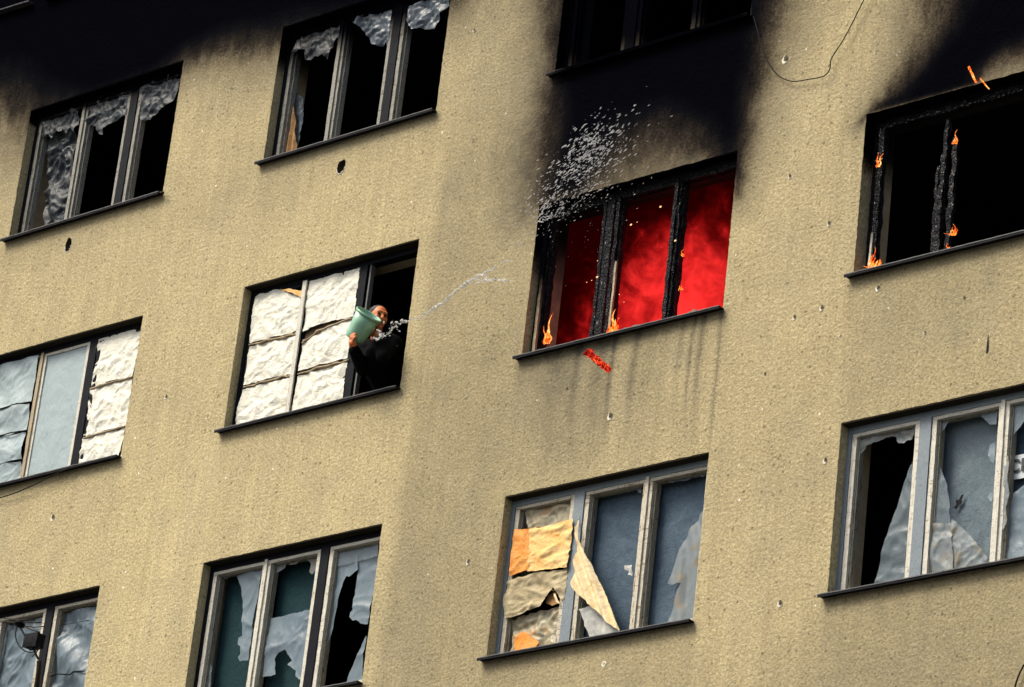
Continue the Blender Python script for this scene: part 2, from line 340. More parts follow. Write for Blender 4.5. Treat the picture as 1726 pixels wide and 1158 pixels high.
# ------------------------------------------------------------------ mesh building
class MB:
    def __init__(s): s.v = []; s.f = []
    def add(s, vs, fs):
        o = len(s.v); s.v += [tuple(p) for p in vs]; s.f += [tuple(i + o for i in f) for f in fs]; return s
    def box(s, x0, x1, y0, y1, z0, z1):
        vs = [(x, y, z) for x in (x0, x1) for y in (y0, y1) for z in (z0, z1)]
        return s.add(vs, [(0, 1, 3, 2), (4, 6, 7, 5), (0, 4, 5, 1), (2, 3, 7, 6), (0, 2, 6, 4), (1, 5, 7, 3)])
    def bar(s, p0, p1, w, d, seg=None, jit=.0015, k=9, sd=0, side=(1, 0, 0), n=1, taper=0):
        """a timber from p0 to p1; w across (along `side`), d deep; its edges worn by jit"""
        p0, p1 = Vector(p0), Vector(p1); ax = (p1 - p0); L = ax.length; ax.normalize()
        a = Vector(side); a = (a - ax * a.dot(ax)).normalized(); b = ax.cross(a)
        seg = seg or max(2, int(L / .035)); ringp = []
        m = n + 1
        for i in range(m): ringp.append((-.5 + i / m, -.5))
        for i in range(m): ringp.append((.5, -.5 + i / m))
        for i in range(m): ringp.append((.5 - i / m, .5))
        for i in range(m): ringp.append((-.5, .5 - i / m))
        N = len(ringp); vs = []
        for j in range(seg + 1):
            t = j / seg; c = p0 + ax * (L * t); tp = 1 - taper * t
            for (u, v) in ringp:
                q = c + a * (u * w * tp) + b * (v * d * tp)
                if jit:
                    nv = noise.noise_vector((q + Vector((sd * 3.1, sd, 0))) * k) + noise.noise_vector((q + Vector((sd, 5, 0))) * k * 3.3) * .6
                    q = q + nv * jit
                vs.append(q)
        fs = []
        for j in range(seg):
            for i in range(N):
                fs.append((j * N + i, j * N + (i + 1) % N, (j + 1) * N + (i + 1) % N, (j + 1) * N + i))
        fs.append(tuple(range(N - 1, -1, -1))); fs.append(tuple(range(seg * N, seg * N + N)))
        return s.add(vs, fs)
    def tube(s, pts, rad, n=8, cap=True):
        pts = [Vector(p) for p in pts]; vs = []; prev = None
        for i, p in enumerate(pts):
            t = (pts[min(i + 1, len(pts) - 1)] - pts[max(i - 1, 0)]).normalized()
            a = prev if prev else (Vector((0, 0, 1)) if abs(t.z) < .9 else Vector((1, 0, 0)))
            a = (a - t * a.dot(t)).normalized(); prev = a; b = t.cross(a)
            r = rad[i] if isinstance(rad, (list, tuple)) else rad
            for k in range(n):
                th = 2 * math.pi * k / n; vs.append(p + a * (math.cos(th) * r) + b * (math.sin(th) * r))
        fs = [(i * n + k, i * n + (k + 1) % n, (i + 1) * n + (k + 1) % n, (i + 1) * n + k) for i in range(len(pts) - 1) for k in range(n)]
        if cap: fs += [tuple(range(n - 1, -1, -1)), tuple(range((len(pts) - 1) * n, len(pts) * n))]
        return s.add(vs, fs)
    def blob(s, c, r, ax=(1, 0, 0), stretch=1.0, n=5, m=3, jit=0):
        c = Vector(c); ax = Vector(ax).normalized(); a = ax.orthogonal().normalized(); b = ax.cross(a); vs = [c - ax * (r * stretch)]
        for i in range(1, m + 1):
            ph = math.pi * i / (m + 1)
            for k in range(n):
                th = 2 * math.pi * k / n
                vs.append(c - ax * (math.cos(ph) * r * stretch) + (a * math.cos(th) + b * math.sin(th)) * (math.sin(ph) * r * (1 + (random.uniform(-jit, jit) if jit else 0))))
        vs.append(c + ax * (r * stretch)); e = len(vs) - 1
        fs = [(0, 1 + (k + 1) % n, 1 + k) for k in range(n)]
        for i in range(m - 1):
            for k in range(n): fs.append((1 + i * n + k, 1 + i * n + (k + 1) % n, 1 + (i + 1) * n + (k + 1) % n, 1 + (i + 1) * n + k))
        fs += [(e, 1 + (m - 1) * n + k, 1 + (m - 1) * n + (k + 1) % n) for k in range(n)]
        return s.add(vs, fs)
    def build(s, name, mat, parent=None, origin=None, soot=None, smooth=True):
        me = bpy.data.meshes.new(name)
        o = bpy.data.objects.new(name, me); C.objects.link(o)
        base = Vector(origin) if origin is not None else (parent['_w'] if parent and '_w' in parent else Vector((0, 0, 0)))
        base = Vector(base)
        me.from_pydata([tuple(Vector(p) - base) for p in s.v], [], s.f); me.materials.append(M[mat] if isinstance(mat, str) else mat)
        if soot is not None:
            A = np.array(s.v, float); val = soot(A[:, 0], A[:, 2]).astype(np.float32)
            at = me.attributes.new('soot', 'FLOAT', 'POINT'); at.data.foreach_set('value', np.clip(val, 0, 1))
        if smooth: me.polygons.foreach_set('use_smooth', [True] * len(me.polygons))
        me.update()
        if parent:
            o.parent = parent
            pw = Vector(parent['_w']) if '_w' in parent else Vector((0, 0, 0)); o.location = base - pw
        else: o.location = base
        o['_w'] = tuple(base)
        return o
def empty(name, loc):
    o = bpy.data.objects.new(name, None); C.objects.link(o); o.location = loc; o['_w'] = tuple(loc); o.empty_display_size = .3; return o
def tag(o, label=None, cat=None, group=None, kind=None):
    if label: o['label'] = label
    if cat: o['category'] = cat
    if group: o['group'] = group
    if kind: o['kind'] = kind
    return o

def inside(px, pz, poly):
    r = np.zeros(px.shape, bool); n = len(poly)
    for i in range(n):
        x0, z0 = poly[i]; x1, z1 = poly[(i + 1) % n]
        r ^= ((z0 > pz) != (z1 > pz)) & (px < (x1 - x0) * (pz - z0) / (z1 - z0 + 1e-12) + x0)
    return r
def ragged(poly, amp=.006, step=.03, sd=0):
    """adds small tears along an outline"""
    out = []; n = len(poly); rnd = random.Random(sd)
    for i in range(n):
        a = Vector(poly[i]); b = Vector(poly[(i + 1) % n]); L = (b - a).length; k = max(1, int(L / step))
        nn = Vector((-(b - a).y, (b - a).x)).normalized()
        for j in range(k):
            p = a.lerp(b, j / k); 
            if j: p = p + nn * rnd.uniform(-amp, amp)
            out.append((p.x, p.y))
    return out
def sheet(poly, y, h=.013, amp=.010, k=5.0, sd=0, fold=None, pillow=0.0, rag=.005, aniso=(1, 1), crease=0.0):
    """a thin sheet cut to an outline on the facade, crumpled in depth"""
    if rag: poly = ragged(poly, rag, .03, sd)
    P = np.array(poly); x0, z0 = P.min(0); x1, z1 = P.max(0)
    nx, nz = max(2, int((x1 - x0) / h) + 1), max(2, int((z1 - z0) / h) + 1)
    xs = np.linspace(x0, x1, nx + 1); zs = np.linspace(z0, z1, nz + 1)
    X, Z = np.meshgrid(xs, zs, indexing='ij')
    cx = (X[:-1, :-1] + X[1:, 1:]) / 2; cz = (Z[:-1, :-1] + Z[1:, 1:]) / 2
    keep = inside(cx, cz, poly)
    cnt = np.zeros(X.shape, int)
    for a in (0, 1):
        for b in (0, 1): cnt[a:a + nx, b:b + nz] += keep
    X = X.copy(); Z = Z.copy()
    bd = np.argwhere((cnt > 0) & (cnt < 4)); n = len(poly)
    A = P; B = np.roll(P, -1, 0); E = B - A; EL = (E ** 2).sum(1) + 1e-12
    for i, j in bd:
        q = np.array((X[i, j], Z[i, j])); t = np.clip(((q - A) * E).sum(1) / EL, 0, 1)
        c = A + E * t[:, None]; d = ((c - q) ** 2).sum(1); m = d.argmin()
        if d[m] < (1.2 * h) ** 2: X[i, j], Z[i, j] = c[m]
    idx = -np.ones(X.shape, int); vs = []
    cxm, czm = (x0 + x1) / 2, (z0 + z1) / 2
    for i, j in np.argwhere(cnt > 0):
        x, z = X[i, j], Z[i, j]; q = Vector((x * aniso[0] * k + sd * 7.3, sd * 1.7, z * aniso[1] * k))
        w = q + noise.noise_vector(q * .6) * .8
        d = noise.noise(w) * amp + (abs(noise.noise(w * 2.1)) - .25) * amp * .9 + noise.noise(w * 4.7) * amp * .12
        if crease: d += (abs(noise.noise(w * .9 + Vector((9, 0, 0)))) ** .6 - .4) * crease
        if fold: d += fold(x, z)
        if pillow: d -= pillow * max(0, 1 - ((x - cxm) / (x1 - x0) * 2) ** 2) * max(0, 1 - ((z - czm) / (z1 - z0) * 2) ** 2)
        idx[i, j] = len(vs); vs.append((x, y + d, z))
    fs = [(idx[i, j], idx[i + 1, j], idx[i + 1, j + 1], idx[i, j + 1]) for i, j in np.argwhere(keep)]
    return MB().add(vs, fs)

# ------------------------------------------------------------------ setting
gm = MB().add([(-2500, -2500, GROUND), (2500, -2500, GROUND), (2500, 2500, GROUND), (-2500, 2500, GROUND)], [(0, 1, 2, 3)])
tag(gm.build('ground', 'asphalt', smooth=False), kind='structure')

bld = empty('apartment_building', (0, 0, GROUND))
tag(bld, 'tan roughcast apartment block with soot-blackened, fire-damaged and sheeted windows', 'building')

def soot_wall(x, z): return soot_at(x, z)
# big shell holes: an opening in the wall's grid filled by a ragged ring and a crater behind it
HOLES = [((1.081,0.000,2.509), .050, .075), ((-2.661,0.000,2.540), .042, .080)]
def build_wall():
    def axis(lo, hi, flo, fhi, brk, step=.026):
        pts = set(np.round(np.arange(lo, flo, .35), 4)) | set(np.round(np.arange(fhi, hi + .35, .35), 4))
        b = sorted(set([flo, fhi] + [round(v, 4) for v in brk if flo < v < fhi]))
        for a, c in zip(b[:-1], b[1:]):
            n = max(1, int(round((c - a) / step))); pts |= set(np.round(np.linspace(a, c, n + 1), 4))
        return np.array(sorted(pts))
    bx = [XA, XA + W, XB, XB + W, XC, XC + W, XD, XD + W]; bz = []
    for f in FLOOR.values(): bz += [f, f + H]
    hb = []
    for (hx, _, hz), rx, rz in HOLES:
        hb.append((round(hx - .11, 4), round(hx + .11, 4), round(hz - .13, 4), round(hz + .13, 4))); bx += hb[-1][:2]; bz += hb[-1][2:]
    xs = axis(-12, 16, -5.3, 9.9, bx); zs = axis(GROUND, 14, -4.7, 7.2, bz)
    X, Z = np.meshgrid(xs, zs, indexing='ij'); nx, nz = X.shape
    cx = (X[:-1, :-1] + X[1:, 1:]) / 2; cz = (Z[:-1, :-1] + Z[1:, 1:]) / 2
    keep = np.ones(cx.shape, bool)
    for ox, oz in OPEN.values(): keep &= ~((cx > ox) & (cx < ox + W) & (cz > oz) & (cz < oz + H))
    for a, b, c, d in hb: keep &= ~((cx > a) & (cx < b) & (cz > c) & (cz < d))
    Y = np.zeros(X.shape)
    for ox, oz in OPEN.values():     # uneven plaster arrises
        bdm = ((np.abs(X - ox) < 1e-3) | (np.abs(X - ox - W) < 1e-3)) & (Z >= oz - 1e-3) & (Z <= oz + H + 1e-3) | ((np.abs(Z - oz) < 1e-3) | (np.abs(Z - oz - H) < 1e-3)) & (X >= ox - 1e-3) & (X <= ox + W + 1e-3)
        for i, j in np.argwhere(bdm):
            dx, dz = arris(X[i, j], Z[i, j]); X[i, j] += dx; Z[i, j] += dz
    idx = np.arange(nx * nz).reshape(nx, nz)
    V = np.stack([X.ravel(), Y.ravel(), Z.ravel()], 1)
    I, J = np.nonzero(keep)
    F = np.stack([idx[I, J], idx[I + 1, J], idx[I + 1, J + 1], idx[I, J + 1]], 1)
    V = V.tolist(); F = F.tolist()
    # fill round each hole
    for (a, b, c, d), ((hx, _, hz), rx, rz) in zip(hb, HOLES):
        per = []
        ia = [int(np.argmin(abs(xs - v))) for v in (a, b)]; jc = [int(np.argmin(abs(zs - v))) for v in (c, d)]
        for i in range(ia[0], ia[1]): per.append(idx[i, jc[0]])
        for j in range(jc[0], jc[1]): per.append(idx[ia[1], j])
        for i in range(ia[1], ia[0], -1): per.append(idx[i, jc[1]])
        for j in range(jc[1], jc[0], -1): per.append(idx[ia[0], j])
        inner = []
        for q in per:
            th = math.atan2(V[q][2] - hz, V[q][0] - hx)
            p = hole_pt(hx, hz, rx, rz, th); inner.append(len(V)); V.append([p[0], 0, p[1]])
        n = len(per)
        for i in range(n): F.append([per[i], per[(i + 1) % n], inner[(i + 1) % n], inner[i]])
    V = np.array(V, np.float32)
    me = bpy.data.meshes.new('wall'); o = bpy.data.objects.new('wall', me); C.objects.link(o)
    w = V.copy(); w[:, 2] -= GROUND
    F = np.array(F, np.int32)
    me.vertices.add(len(V)); me.vertices.foreach_set('co', w.ravel())
    me.loops.add(F.size); me.loops.foreach_set('vertex_index', F.ravel())
    me.polygons.add(len(F)); me.polygons.foreach_set('loop_start', np.arange(0, F.size, 4, dtype=np.int32)); me.polygons.foreach_set('loop_total', np.full(len(F), 4, np.int32))
    me.update(); me.validate()
    me.attributes.new('soot', 'FLOAT', 'POINT').data.foreach_set('value', np.clip(soot_at(V[:, 0], V[:, 2]), 0, 1).astype(np.float32))
    me.attributes.new('dirt_tone', 'FLOAT', 'POINT').data.foreach_set('value', np.clip(dirt_tone_at(V[:, 0].astype(float), V[:, 2].astype(float)), 0, 1).astype(np.float32))
    me.materials.append(M['plaster']); o.parent = bld; o['_w'] = (0, 0, GROUND)
    return o
def arris(x, z):
    n = noise.noise_vector(Vector((x, 3.3, z)) * 13) + noise.noise_vector(Vector((x, 1.3, z)) * 40) * .6
    return n.x * .0045, n.z * .0045
def hole_pt(hx, hz, rx, rz, th):
    k = 1 + .22 * noise.noise(Vector((math.cos(th) * 1.3 + hx, math.sin(th) * 1.3, hz))) + .16 * noise.noise(Vector((math.cos(th) * 4 + hx, math.sin(th) * 4, 3)))
    return hx + math.cos(th) * rx * k, hz + math.sin(th) * rz * k
wall = build_wall()
for (hx, _, hz), rx, rz in HOLES:
    mb = MB(); n = 28; vs = []; prof = [(1.0, 0.0), (1.03, .025), (.95, .06), (.6, .09), (0.05, .10)]
    for s_, dpt in prof:
        for k in range(n):
            th = 2 * math.pi * k / n; p = hole_pt(hx, hz, rx, rz, th)
            vs.append((hx + (p[0] - hx) * s_, dpt + .008 * noise.noise(Vector((p[0] * 30, dpt * 40, p[1] * 30))), hz + (p[1] - hz) * s_))
    fs = [(i * n + k, i * n + (k + 1) % n, (i + 1) * n + (k + 1) % n, (i + 1) * n + k) for i in range(len(prof) - 1) for k in range(n)]
    fs.append(tuple(range((len(prof) - 1) * n, len(prof) * n)))
    mb.add(vs, fs); mb.build('bullet_hole', 'hole', wall, origin=(hx, 0, hz))
    # crumbled pale rim at the lower edge
    mb = MB()
    for k in range(26):
        th = random.uniform(R(190), R(350)); p = hole_pt(hx, hz, rx, rz, th)
        mb.blob((hx + (p[0] - hx) * 1.03, -.001, hz + (p[1] - hz) * 1.03), random.uniform(.004, .008), (1, 0, 0), 1.3, 5, 2, .3)
    mb.build('chipped_rim', 'chalk', wall, origin=(hx, 0, hz))
# small bullet pocks: a pale chipped lip round a dark pit
POCKS = [(6.343,2.273),(6.503,1.109),(6.965,0.558),(6.965,-0.212),(6.687,-0.239),(7.529,-0.158),(4.785,-0.757),(6.797,-2.778),(-0.854,0.533),(-2.203,-0.466),(3.333,-1.846),(4.997,-3.030),(2.598,3.564),(7.133,-1.602),(-1.173,4.010),(-1.099,3.135),(3.386,-0.440),(6.613,-2.784),(6.724,-3.110),(6.384,-3.164),(6.396,-3.393),(8.034,-0.662),(8.396,-0.436),(6.427,-0.702),(4.250,-0.402),(7.298,2.065)]
PR = [.050,.030,.032,.034,.030,.034,.046,.040,.032,.044,.034,.040,.024,.034,.018,.022,.015,.015,.012,.013,.012,.02,.018,.018,.018,.016]
DK = [1,1,1,1,1,1,1,1,1,1,1,0,1,1,0,0,0,0,0,0,0,1,2,2,2,0]
for i, ((x, z), r, dk) in enumerate(zip(POCKS, PR, DK)):
    rnd = random.Random(i); mb = MB(); n = 16; vs = []; vs2 = []
    prof = [(1.0, .002), (.82, -.006), (.55, -.003), (.30, .001)]
    off = (-.25 * r, -.35 * r) if dk == 1 else (0, 0)
    for s_, yy in prof:
        for k in range(n):
            th = 2 * math.pi * k / n; kk = 1 + .45 * noise.noise(Vector((math.cos(th) * 1.5 + i * 3, math.sin(th) * 1.5, 0)))
            vs.append((x + off[0] + math.cos(th) * r * s_ * kk * .62, yy, z + off[1] + math.sin(th) * r * s_ * kk * .8))
    fs = [(a * n + k, a * n + (k + 1) % n, (a + 1) * n + (k + 1) % n, (a + 1) * n + k) for a in range(3) for k in range(n)]; fs.append(tuple(range(3 * n, 4 * n)))
    mb.add(vs, fs)
    if dk != 2: b_ = mb.build('plaster_chip', 'chalk', wall, origin=(x, 0, z))
    if dk:
        mb = MB(); rr = r * (.55 if dk == 1 else .9); vs = []
        for s_, yy in ((1.0, -.0075 if dk == 1 else -.003), (.6, -.009 if dk == 1 else -.004)):
            for k in range(12):
                th = 2 * math.pi * k / 12; kk = 1 + .4 * noise.noise(Vector((math.cos(th) * 2 + i, math.sin(th) * 2, 4)))
                vs.append((x + math.cos(th) * rr * s_ * kk * .7, yy, z + math.sin(th) * rr * s_ * kk))
        mb.add(vs, [(k, (k + 1) % 12, 12 + (k + 1) % 12, 12 + k) for k in range(12)] + [tuple(range(12, 24))])
        mb.build('bullet_pit', 'hole', wall, origin=(x, 0, z))
x, z = [(8.652,-0.894)][0]
MB().add([(x, -.004, z + .10), (x + .012, -.004, z - .03), (x + .008, -.004, z - .08), (x - .010, -.004, z - .08), (x - .008, -.004, z - .02)], [(0, 4, 3, 2, 1)]).build('crack', 'black', wall, origin=(x, 0, z))

# the sides of the openings and the dark rooms behind
def soot_top(key):
    ox, oz = OPEN[key]
    if key == 'A1': return lambda x, z: np.maximum(soot_at(x, z) * .6, smooth((z - oz - 1.30) / .10) * .97)
    if key == 'B1': return lambda x, z: np.maximum(soot_at(x, z) * .6, smooth((z - oz - .85) / .45) * 1.0)
    if key == 'C1': return lambda x, z: .90 + .10 * smooth((z - oz) / .3)
    if key == 'C2': return lambda x, z: np.maximum(.10, smooth((z - oz - .50) / .8))
    if key == 'D2': return lambda x, z: np.maximum(.05, smooth((z - oz - .85) / .4))
    if key == 'A0': return lambda x, z: x * 0 + .5
    return lambda x, z: soot_at(x, z)
def reveal(key):
    ox, oz = OPEN[key]; mb = MB()
    def strip(pts, y0, y1, ny, flip=False):
        n = len(pts); vs = []
        for j in range(ny + 1):
            t = j / ny
            for (x, z) in pts:
                dx, dz = arris(x, z) if j == 0 else (0, 0)
                vs.append((x + dx, y0 + (y1 - y0) * t, z + dz))
        fs = []
        for j in range(ny):
            for i in range(n - 1):
                f = (j * n + i, j * n + i + 1, (j + 1) * n + i + 1, (j + 1) * n + i); fs.append(f[::-1] if flip else f)
        mb.add(vs, fs)
    nx = max(1, int(round(W / .026))); nz = max(1, int(round(H / .026)))
    zz = [round(v, 4) for v in np.linspace(oz, oz + H, nz + 1)]; xx = [round(v, 4) for v in np.linspace(ox, ox + W, nx + 1)]
    strip([(round(ox, 4), z) for z in zz], 0, .14, 3); strip([(round(ox + W, 4), z) for z in zz], 0, .14, 3, True)
    strip([(x, round(oz + H, 4)) for x in xx], 0, .14, 3, True); strip([(x, round(oz, 4)) for x in xx], 0, .14, 3)
    return mb.build('reveal', 'plaster', bld, origin=(ox, 0, oz), soot=soot_top(key), smooth=False)
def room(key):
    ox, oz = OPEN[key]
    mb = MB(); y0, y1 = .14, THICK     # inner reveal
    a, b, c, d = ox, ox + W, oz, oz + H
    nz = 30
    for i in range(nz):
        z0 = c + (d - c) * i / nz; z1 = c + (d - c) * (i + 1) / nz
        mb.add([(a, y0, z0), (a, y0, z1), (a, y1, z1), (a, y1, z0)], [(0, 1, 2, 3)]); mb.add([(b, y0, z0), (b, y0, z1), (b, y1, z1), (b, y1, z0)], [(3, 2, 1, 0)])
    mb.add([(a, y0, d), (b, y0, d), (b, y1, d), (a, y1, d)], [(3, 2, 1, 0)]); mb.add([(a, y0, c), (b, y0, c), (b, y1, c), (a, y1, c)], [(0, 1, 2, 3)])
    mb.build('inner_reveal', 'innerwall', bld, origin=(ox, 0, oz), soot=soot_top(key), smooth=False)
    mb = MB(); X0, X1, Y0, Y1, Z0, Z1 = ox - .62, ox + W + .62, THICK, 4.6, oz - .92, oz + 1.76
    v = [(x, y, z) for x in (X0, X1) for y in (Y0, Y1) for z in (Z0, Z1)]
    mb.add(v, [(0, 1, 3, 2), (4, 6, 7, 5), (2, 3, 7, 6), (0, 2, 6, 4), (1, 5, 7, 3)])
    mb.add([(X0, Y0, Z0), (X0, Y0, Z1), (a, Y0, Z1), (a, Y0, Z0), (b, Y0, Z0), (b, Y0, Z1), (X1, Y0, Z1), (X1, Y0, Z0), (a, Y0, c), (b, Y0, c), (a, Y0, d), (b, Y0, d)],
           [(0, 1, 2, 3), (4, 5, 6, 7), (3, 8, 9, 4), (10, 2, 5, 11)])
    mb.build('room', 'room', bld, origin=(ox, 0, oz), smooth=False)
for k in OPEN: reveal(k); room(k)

# ------------------------------------------------------------------ windows
def window(key, label, frame='navy', layout='AB', sill=True, mull=1.0):
    ox, oz = OPEN[key]; sf = soot_top(key); mb = MB(); y = .145; d = .09
    def X(u): return ox + u
    mb.bar((X(.02), y, oz + .012), (X(.02), y, oz + H - .002), .040, d, sd=1)
    mb.bar((X(W - .024), y, oz + .012), (X(W - .024), y, oz + H - .002), .046, d, sd=2)
    mb.bar((X(.04), y, oz + H - .033), (X(W - .046), y, oz + H - .033), .066, d, side=(0, 0, 1), sd=3)
    mb.bar((X(.04), y, oz + .034), (X(W - .046), y, oz + .034), .044, d, side=(0, 0, 1), sd=4)
    u0, u1 = (1.412, 1.515) if layout == 'AB' else (.715, .825)
    mb.bar((X((u0 + u1) / 2), y - .004, oz + .055), (X((u0 + u1) / 2), y - .004, oz + H - .066), (u1 - u0) * mull, d, sd=5)
    hb_ = MB(); hb_.bar((X(.003), .0735, oz + H - .006), (X(W - .003), .0735, oz + H - .006), .012, .139, side=(0, 0, 1), jit=.001, sd=9)  # added dark board, carries the shade under the head of the opening
    w = mb.build('window', frame, bld, origin=(ox, 0, oz), soot=sf, smooth=False)
    w['label'] = label
    hb_.build('soffit_shade_board', 'soffit', w, soot=sf, smooth=False)
    if sill:
        mb = MB(); mb.bar((X(-.045), .035, oz - .004), (X(W + .012), .035, oz - .004), .012, .205, side=(0, 0, 1), jit=.0015, sd=6)
        mb.bar((X(-.045), -.064, oz - .010), (X(W + .012), -.064, oz - .010), .026, .008, side=(0, 0, 1), jit=.002, sd=7)
        s_ = mb.build('sill', 'sill', w, soot=lambda x, z: np.minimum(1, soot_at(x, z) * 1.05), smooth=False)
        mb = MB(); mb.bar((X(-.045), -.0705, oz - .001), (X(W + .012), -.0705, oz - .001), .008, .005, side=(0, 0, 1), jit=.002, sd=8)
        mb.build('sill_lip', 'sill_pale', w, soot=lambda x, z: np.minimum(1, soot_at(x, z) * 1.05), smooth=False)
    return w
UV = {'AB': ((.042, .727), (.733, 1.410), (1.517, 2.186)), 'CD': ((.042, .713), (.827, 1.512), (1.518, 2.186))}
def sash(win, key, i, layout='AB', mat='cream', wd=.044, inner=True, astragal=False, top=1.430, bottom=.057, y=.135, char=0, soot=None):
    ox, oz = OPEN[key]; u0, u1 = UV[layout][i]; mb = MB(); z0, z1 = oz + bottom, oz + top; j = .0022 + char; nn = 2 if char else 1
    u0 += .003; u1 -= .003; yy = y
    mb.bar((ox + u0 + wd / 2, yy, z0), (ox + u0 + wd / 2, yy, z1), wd, .055, jit=j, sd=10 + i, n=nn)
    mb.bar((ox + u1 - wd / 2, yy, z0), (ox + u1 - wd / 2, yy, z1), wd, .055, jit=j, sd=20 + i, n=nn)
    mb.bar((ox + u0 + wd, yy, z1 - .015), (ox + u1 - wd, yy, z1 - .015), .030, .055, side=(0, 0, 1), jit=j, sd=30 + i, n=nn)
    mb.bar((ox + u0 + wd, yy, z0 + wd * .32), (ox + u1 - wd, yy, z0 + wd * .32), wd * .64, .055, side=(0, 0, 1), jit=j, sd=40 + i, n=nn)
    sf = soot or soot_top(key)
    o = mb.build('sash', mat, win, soot=sf, smooth=False)
    if inner:
        mb = MB(); iw = .020; yy = y + .034
        for uu, sgn in ((u0 + wd + iw / 2 - .002, 1), (u1 - wd - iw / 2 + .002, -1)):
            mb.bar((ox + uu, yy, z0 + wd * .6), (ox + uu, yy, z1 - .030), iw, .06, jit=j, sd=50 + i, n=nn)
        mb.bar((ox + u0 + wd + iw, yy, z1 - .036), (ox + u1 - wd - iw, yy, z1 - .036), .012, .04, side=(0, 0, 1), jit=j, sd=60 + i, n=nn)
        mb.build('glazing_bead', {'cream': 'bead', 'white': 'bead'}.get(mat, mat), win, soot=sf, smooth=False)
    if astragal:
        mb = MB(); mb.bar((ox + u1 + .003, y - .036, z0), (ox + u1 + .003, y - .036, z1 + .01), .034, .016, jit=.002 + char, sd=70)
        mb.build('cover_strip', mat, win, soot=sf, smooth=False)
    return o
def part(win, name, poly, y, mat, key=None, label=None, soot=None, **kw):
    o = sheet(poly, y, **kw).build(name, mat, win, soot=soot); 
    if label: o['label'] = label
    return o
def rect(key, u0, u1, v0, v1):
    ox, oz = OPEN[key]; return [(ox + u0, oz + v0), (ox + u1, oz + v0), (ox + u1, oz + v1), (ox + u0, oz + v1)]
vfold = lambda f, a, ph=0: (lambda x, z: a * math.sin(x * f + ph + .6 * math.sin(z * 3)))

# A0: only its sill shows in the corner of the picture
w = window('A0', 'sooted window at the very top left corner, only its sill in view')
for i in range(3): sash(w, 'A0', i)
part(w, 'plastic_sheet', rect('A0', .1, 2.1, .1, 1.4), .19, 'film_dark', sd=3, amp=.03)
mb = MB(); a, b = [(-4.897,5.664),(-3.869,5.625)]
mb.bar((a[0], -.03, a[1]), (b[0], -.03, b[1]), .014, .09, side=(0, 0, 1), sd=3)
mb.build('sill_ledge', 'sill_pale', w, soot=lambda x, z: x * 0 + .55, smooth=False)

# A1
w = window('A1', 'burnt-out window at the top left with three scorched rags of film along its head')
for i in range(3): sash(w, 'A1', i, mat='greysoot', astragal=(i == 0), wd=.042)
hs = lambda x, z: x * 0 + .55
part(w, 'plastic_rag', [(-3.631,4.292),(-3.304,4.283),(-3.003,4.262),(-2.988,4.045),(-3.016,3.951),(-3.087,4.020),(-3.134,3.963),(-3.202,4.048),(-3.242,4.008),(-3.318,4.052),(-3.348,3.963),(-3.432,4.042),(-3.472,4.001),(-3.563,4.037),(-3.611,4.100)], .12, 'film_rag', soot=hs, sd=11, amp=.03, k=9, crease=.02)
part(w, 'plastic_rag', [(-2.912,4.264),(-2.548,4.262),(-2.228,4.268),(-2.231,4.131),(-2.226,3.954),(-2.353,3.948),(-2.474,3.916),(-2.565,3.889),(-2.563,3.808),(-2.653,3.848),(-2.707,3.950),(-2.813,3.989),(-2.879,4.069)], .12, 'film_rag', soot=hs, sd=12, amp=.03, k=9, crease=.02)
part(w, 'plastic_rag', [(-2.098,4.260),(-1.816,4.274),(-1.516,4.266),(-1.518,4.122),(-1.536,3.977),(-1.622,3.937),(-1.741,3.906),(-1.827,3.865),(-1.861,3.799),(-2.011,3.837),(-2.069,3.964),(-2.102,4.048)], .12, 'film_rag', soot=hs, sd=13, amp=.03, k=9, crease=.02)
part(w, 'plastic_sheet', [(-3.521,4.063),(-3.103,4.111),(-3.037,3.740),(-3.020,3.334),(-3.031,2.976),(-3.312,2.991),(-3.356,3.114),(-3.412,3.579)], .20, 'film_rag', soot=hs, sd=14, amp=.05, k=5, crease=.05)

# A2
w = window('A2', 'window at the left edge sheeted in pale blue and crinkled white plastic')
sash(w, 'A2', 0, mat='tanpaint', astragal=True); sash(w, 'A2', 1, mat='white', inner=False); sash(w, 'A2', 2, mat='navy', inner=False)
def pull(x, z): return .012 * math.sin(z * 12) + .010 * math.sin((x + z * .5) * 17)
for j, P_ in enumerate([[(-4.351,1.448),(-2.933,1.428),(-2.952,0.924),(-3.185,0.944),(-3.400,0.936),(-3.723,0.918),(-4.289,0.967)], [(-4.284,0.946),(-3.719,0.901),(-3.397,0.923),(-3.182,0.929),(-2.954,0.908),(-2.944,0.619),(-3.168,0.636),(-3.329,0.633),(-4.229,0.612)],
                        [(-4.225,0.595),(-3.325,0.618),(-3.164,0.621),(-2.946,0.603),(-2.936,0.308),(-3.095,0.321),(-3.253,0.311),(-4.189,0.284)], [(-4.185,0.267),(-3.250,0.297),(-3.091,0.305),(-2.937,0.288),(-2.917,0.050),(-3.188,0.034),(-4.147,0.057)]]):
    part(w, 'plastic_sheet', P_, .10, 'film_flat', sd=20 + j, amp=.010, k=6, fold=pull, rag=.002, crease=.012)
for P_ in [[(-2.941,0.920),(-3.173,0.938),(-3.388,0.929),(-3.711,0.912),(-4.275,0.956)], [(-2.931,0.611),(-3.155,0.630),(-3.317,0.626),(-4.216,0.606)], [(-2.924,0.300),(-3.082,0.313),(-3.241,0.303),(-4.176,0.274)]]:
    MB().tube([(p[0], .088, p[1]) for p in P_], .007, 6).build('cord', 'wire', w)
part(w, 'plastic_sheet', [(-2.873,1.424),(-2.251,1.432),(-2.243,1.093),(-2.226,0.656),(-2.221,0.080),(-2.856,0.064),(-2.855,0.462),(-2.870,0.940)], .12, 'film_flat', sd=25, amp=.004, k=3, rag=.001)
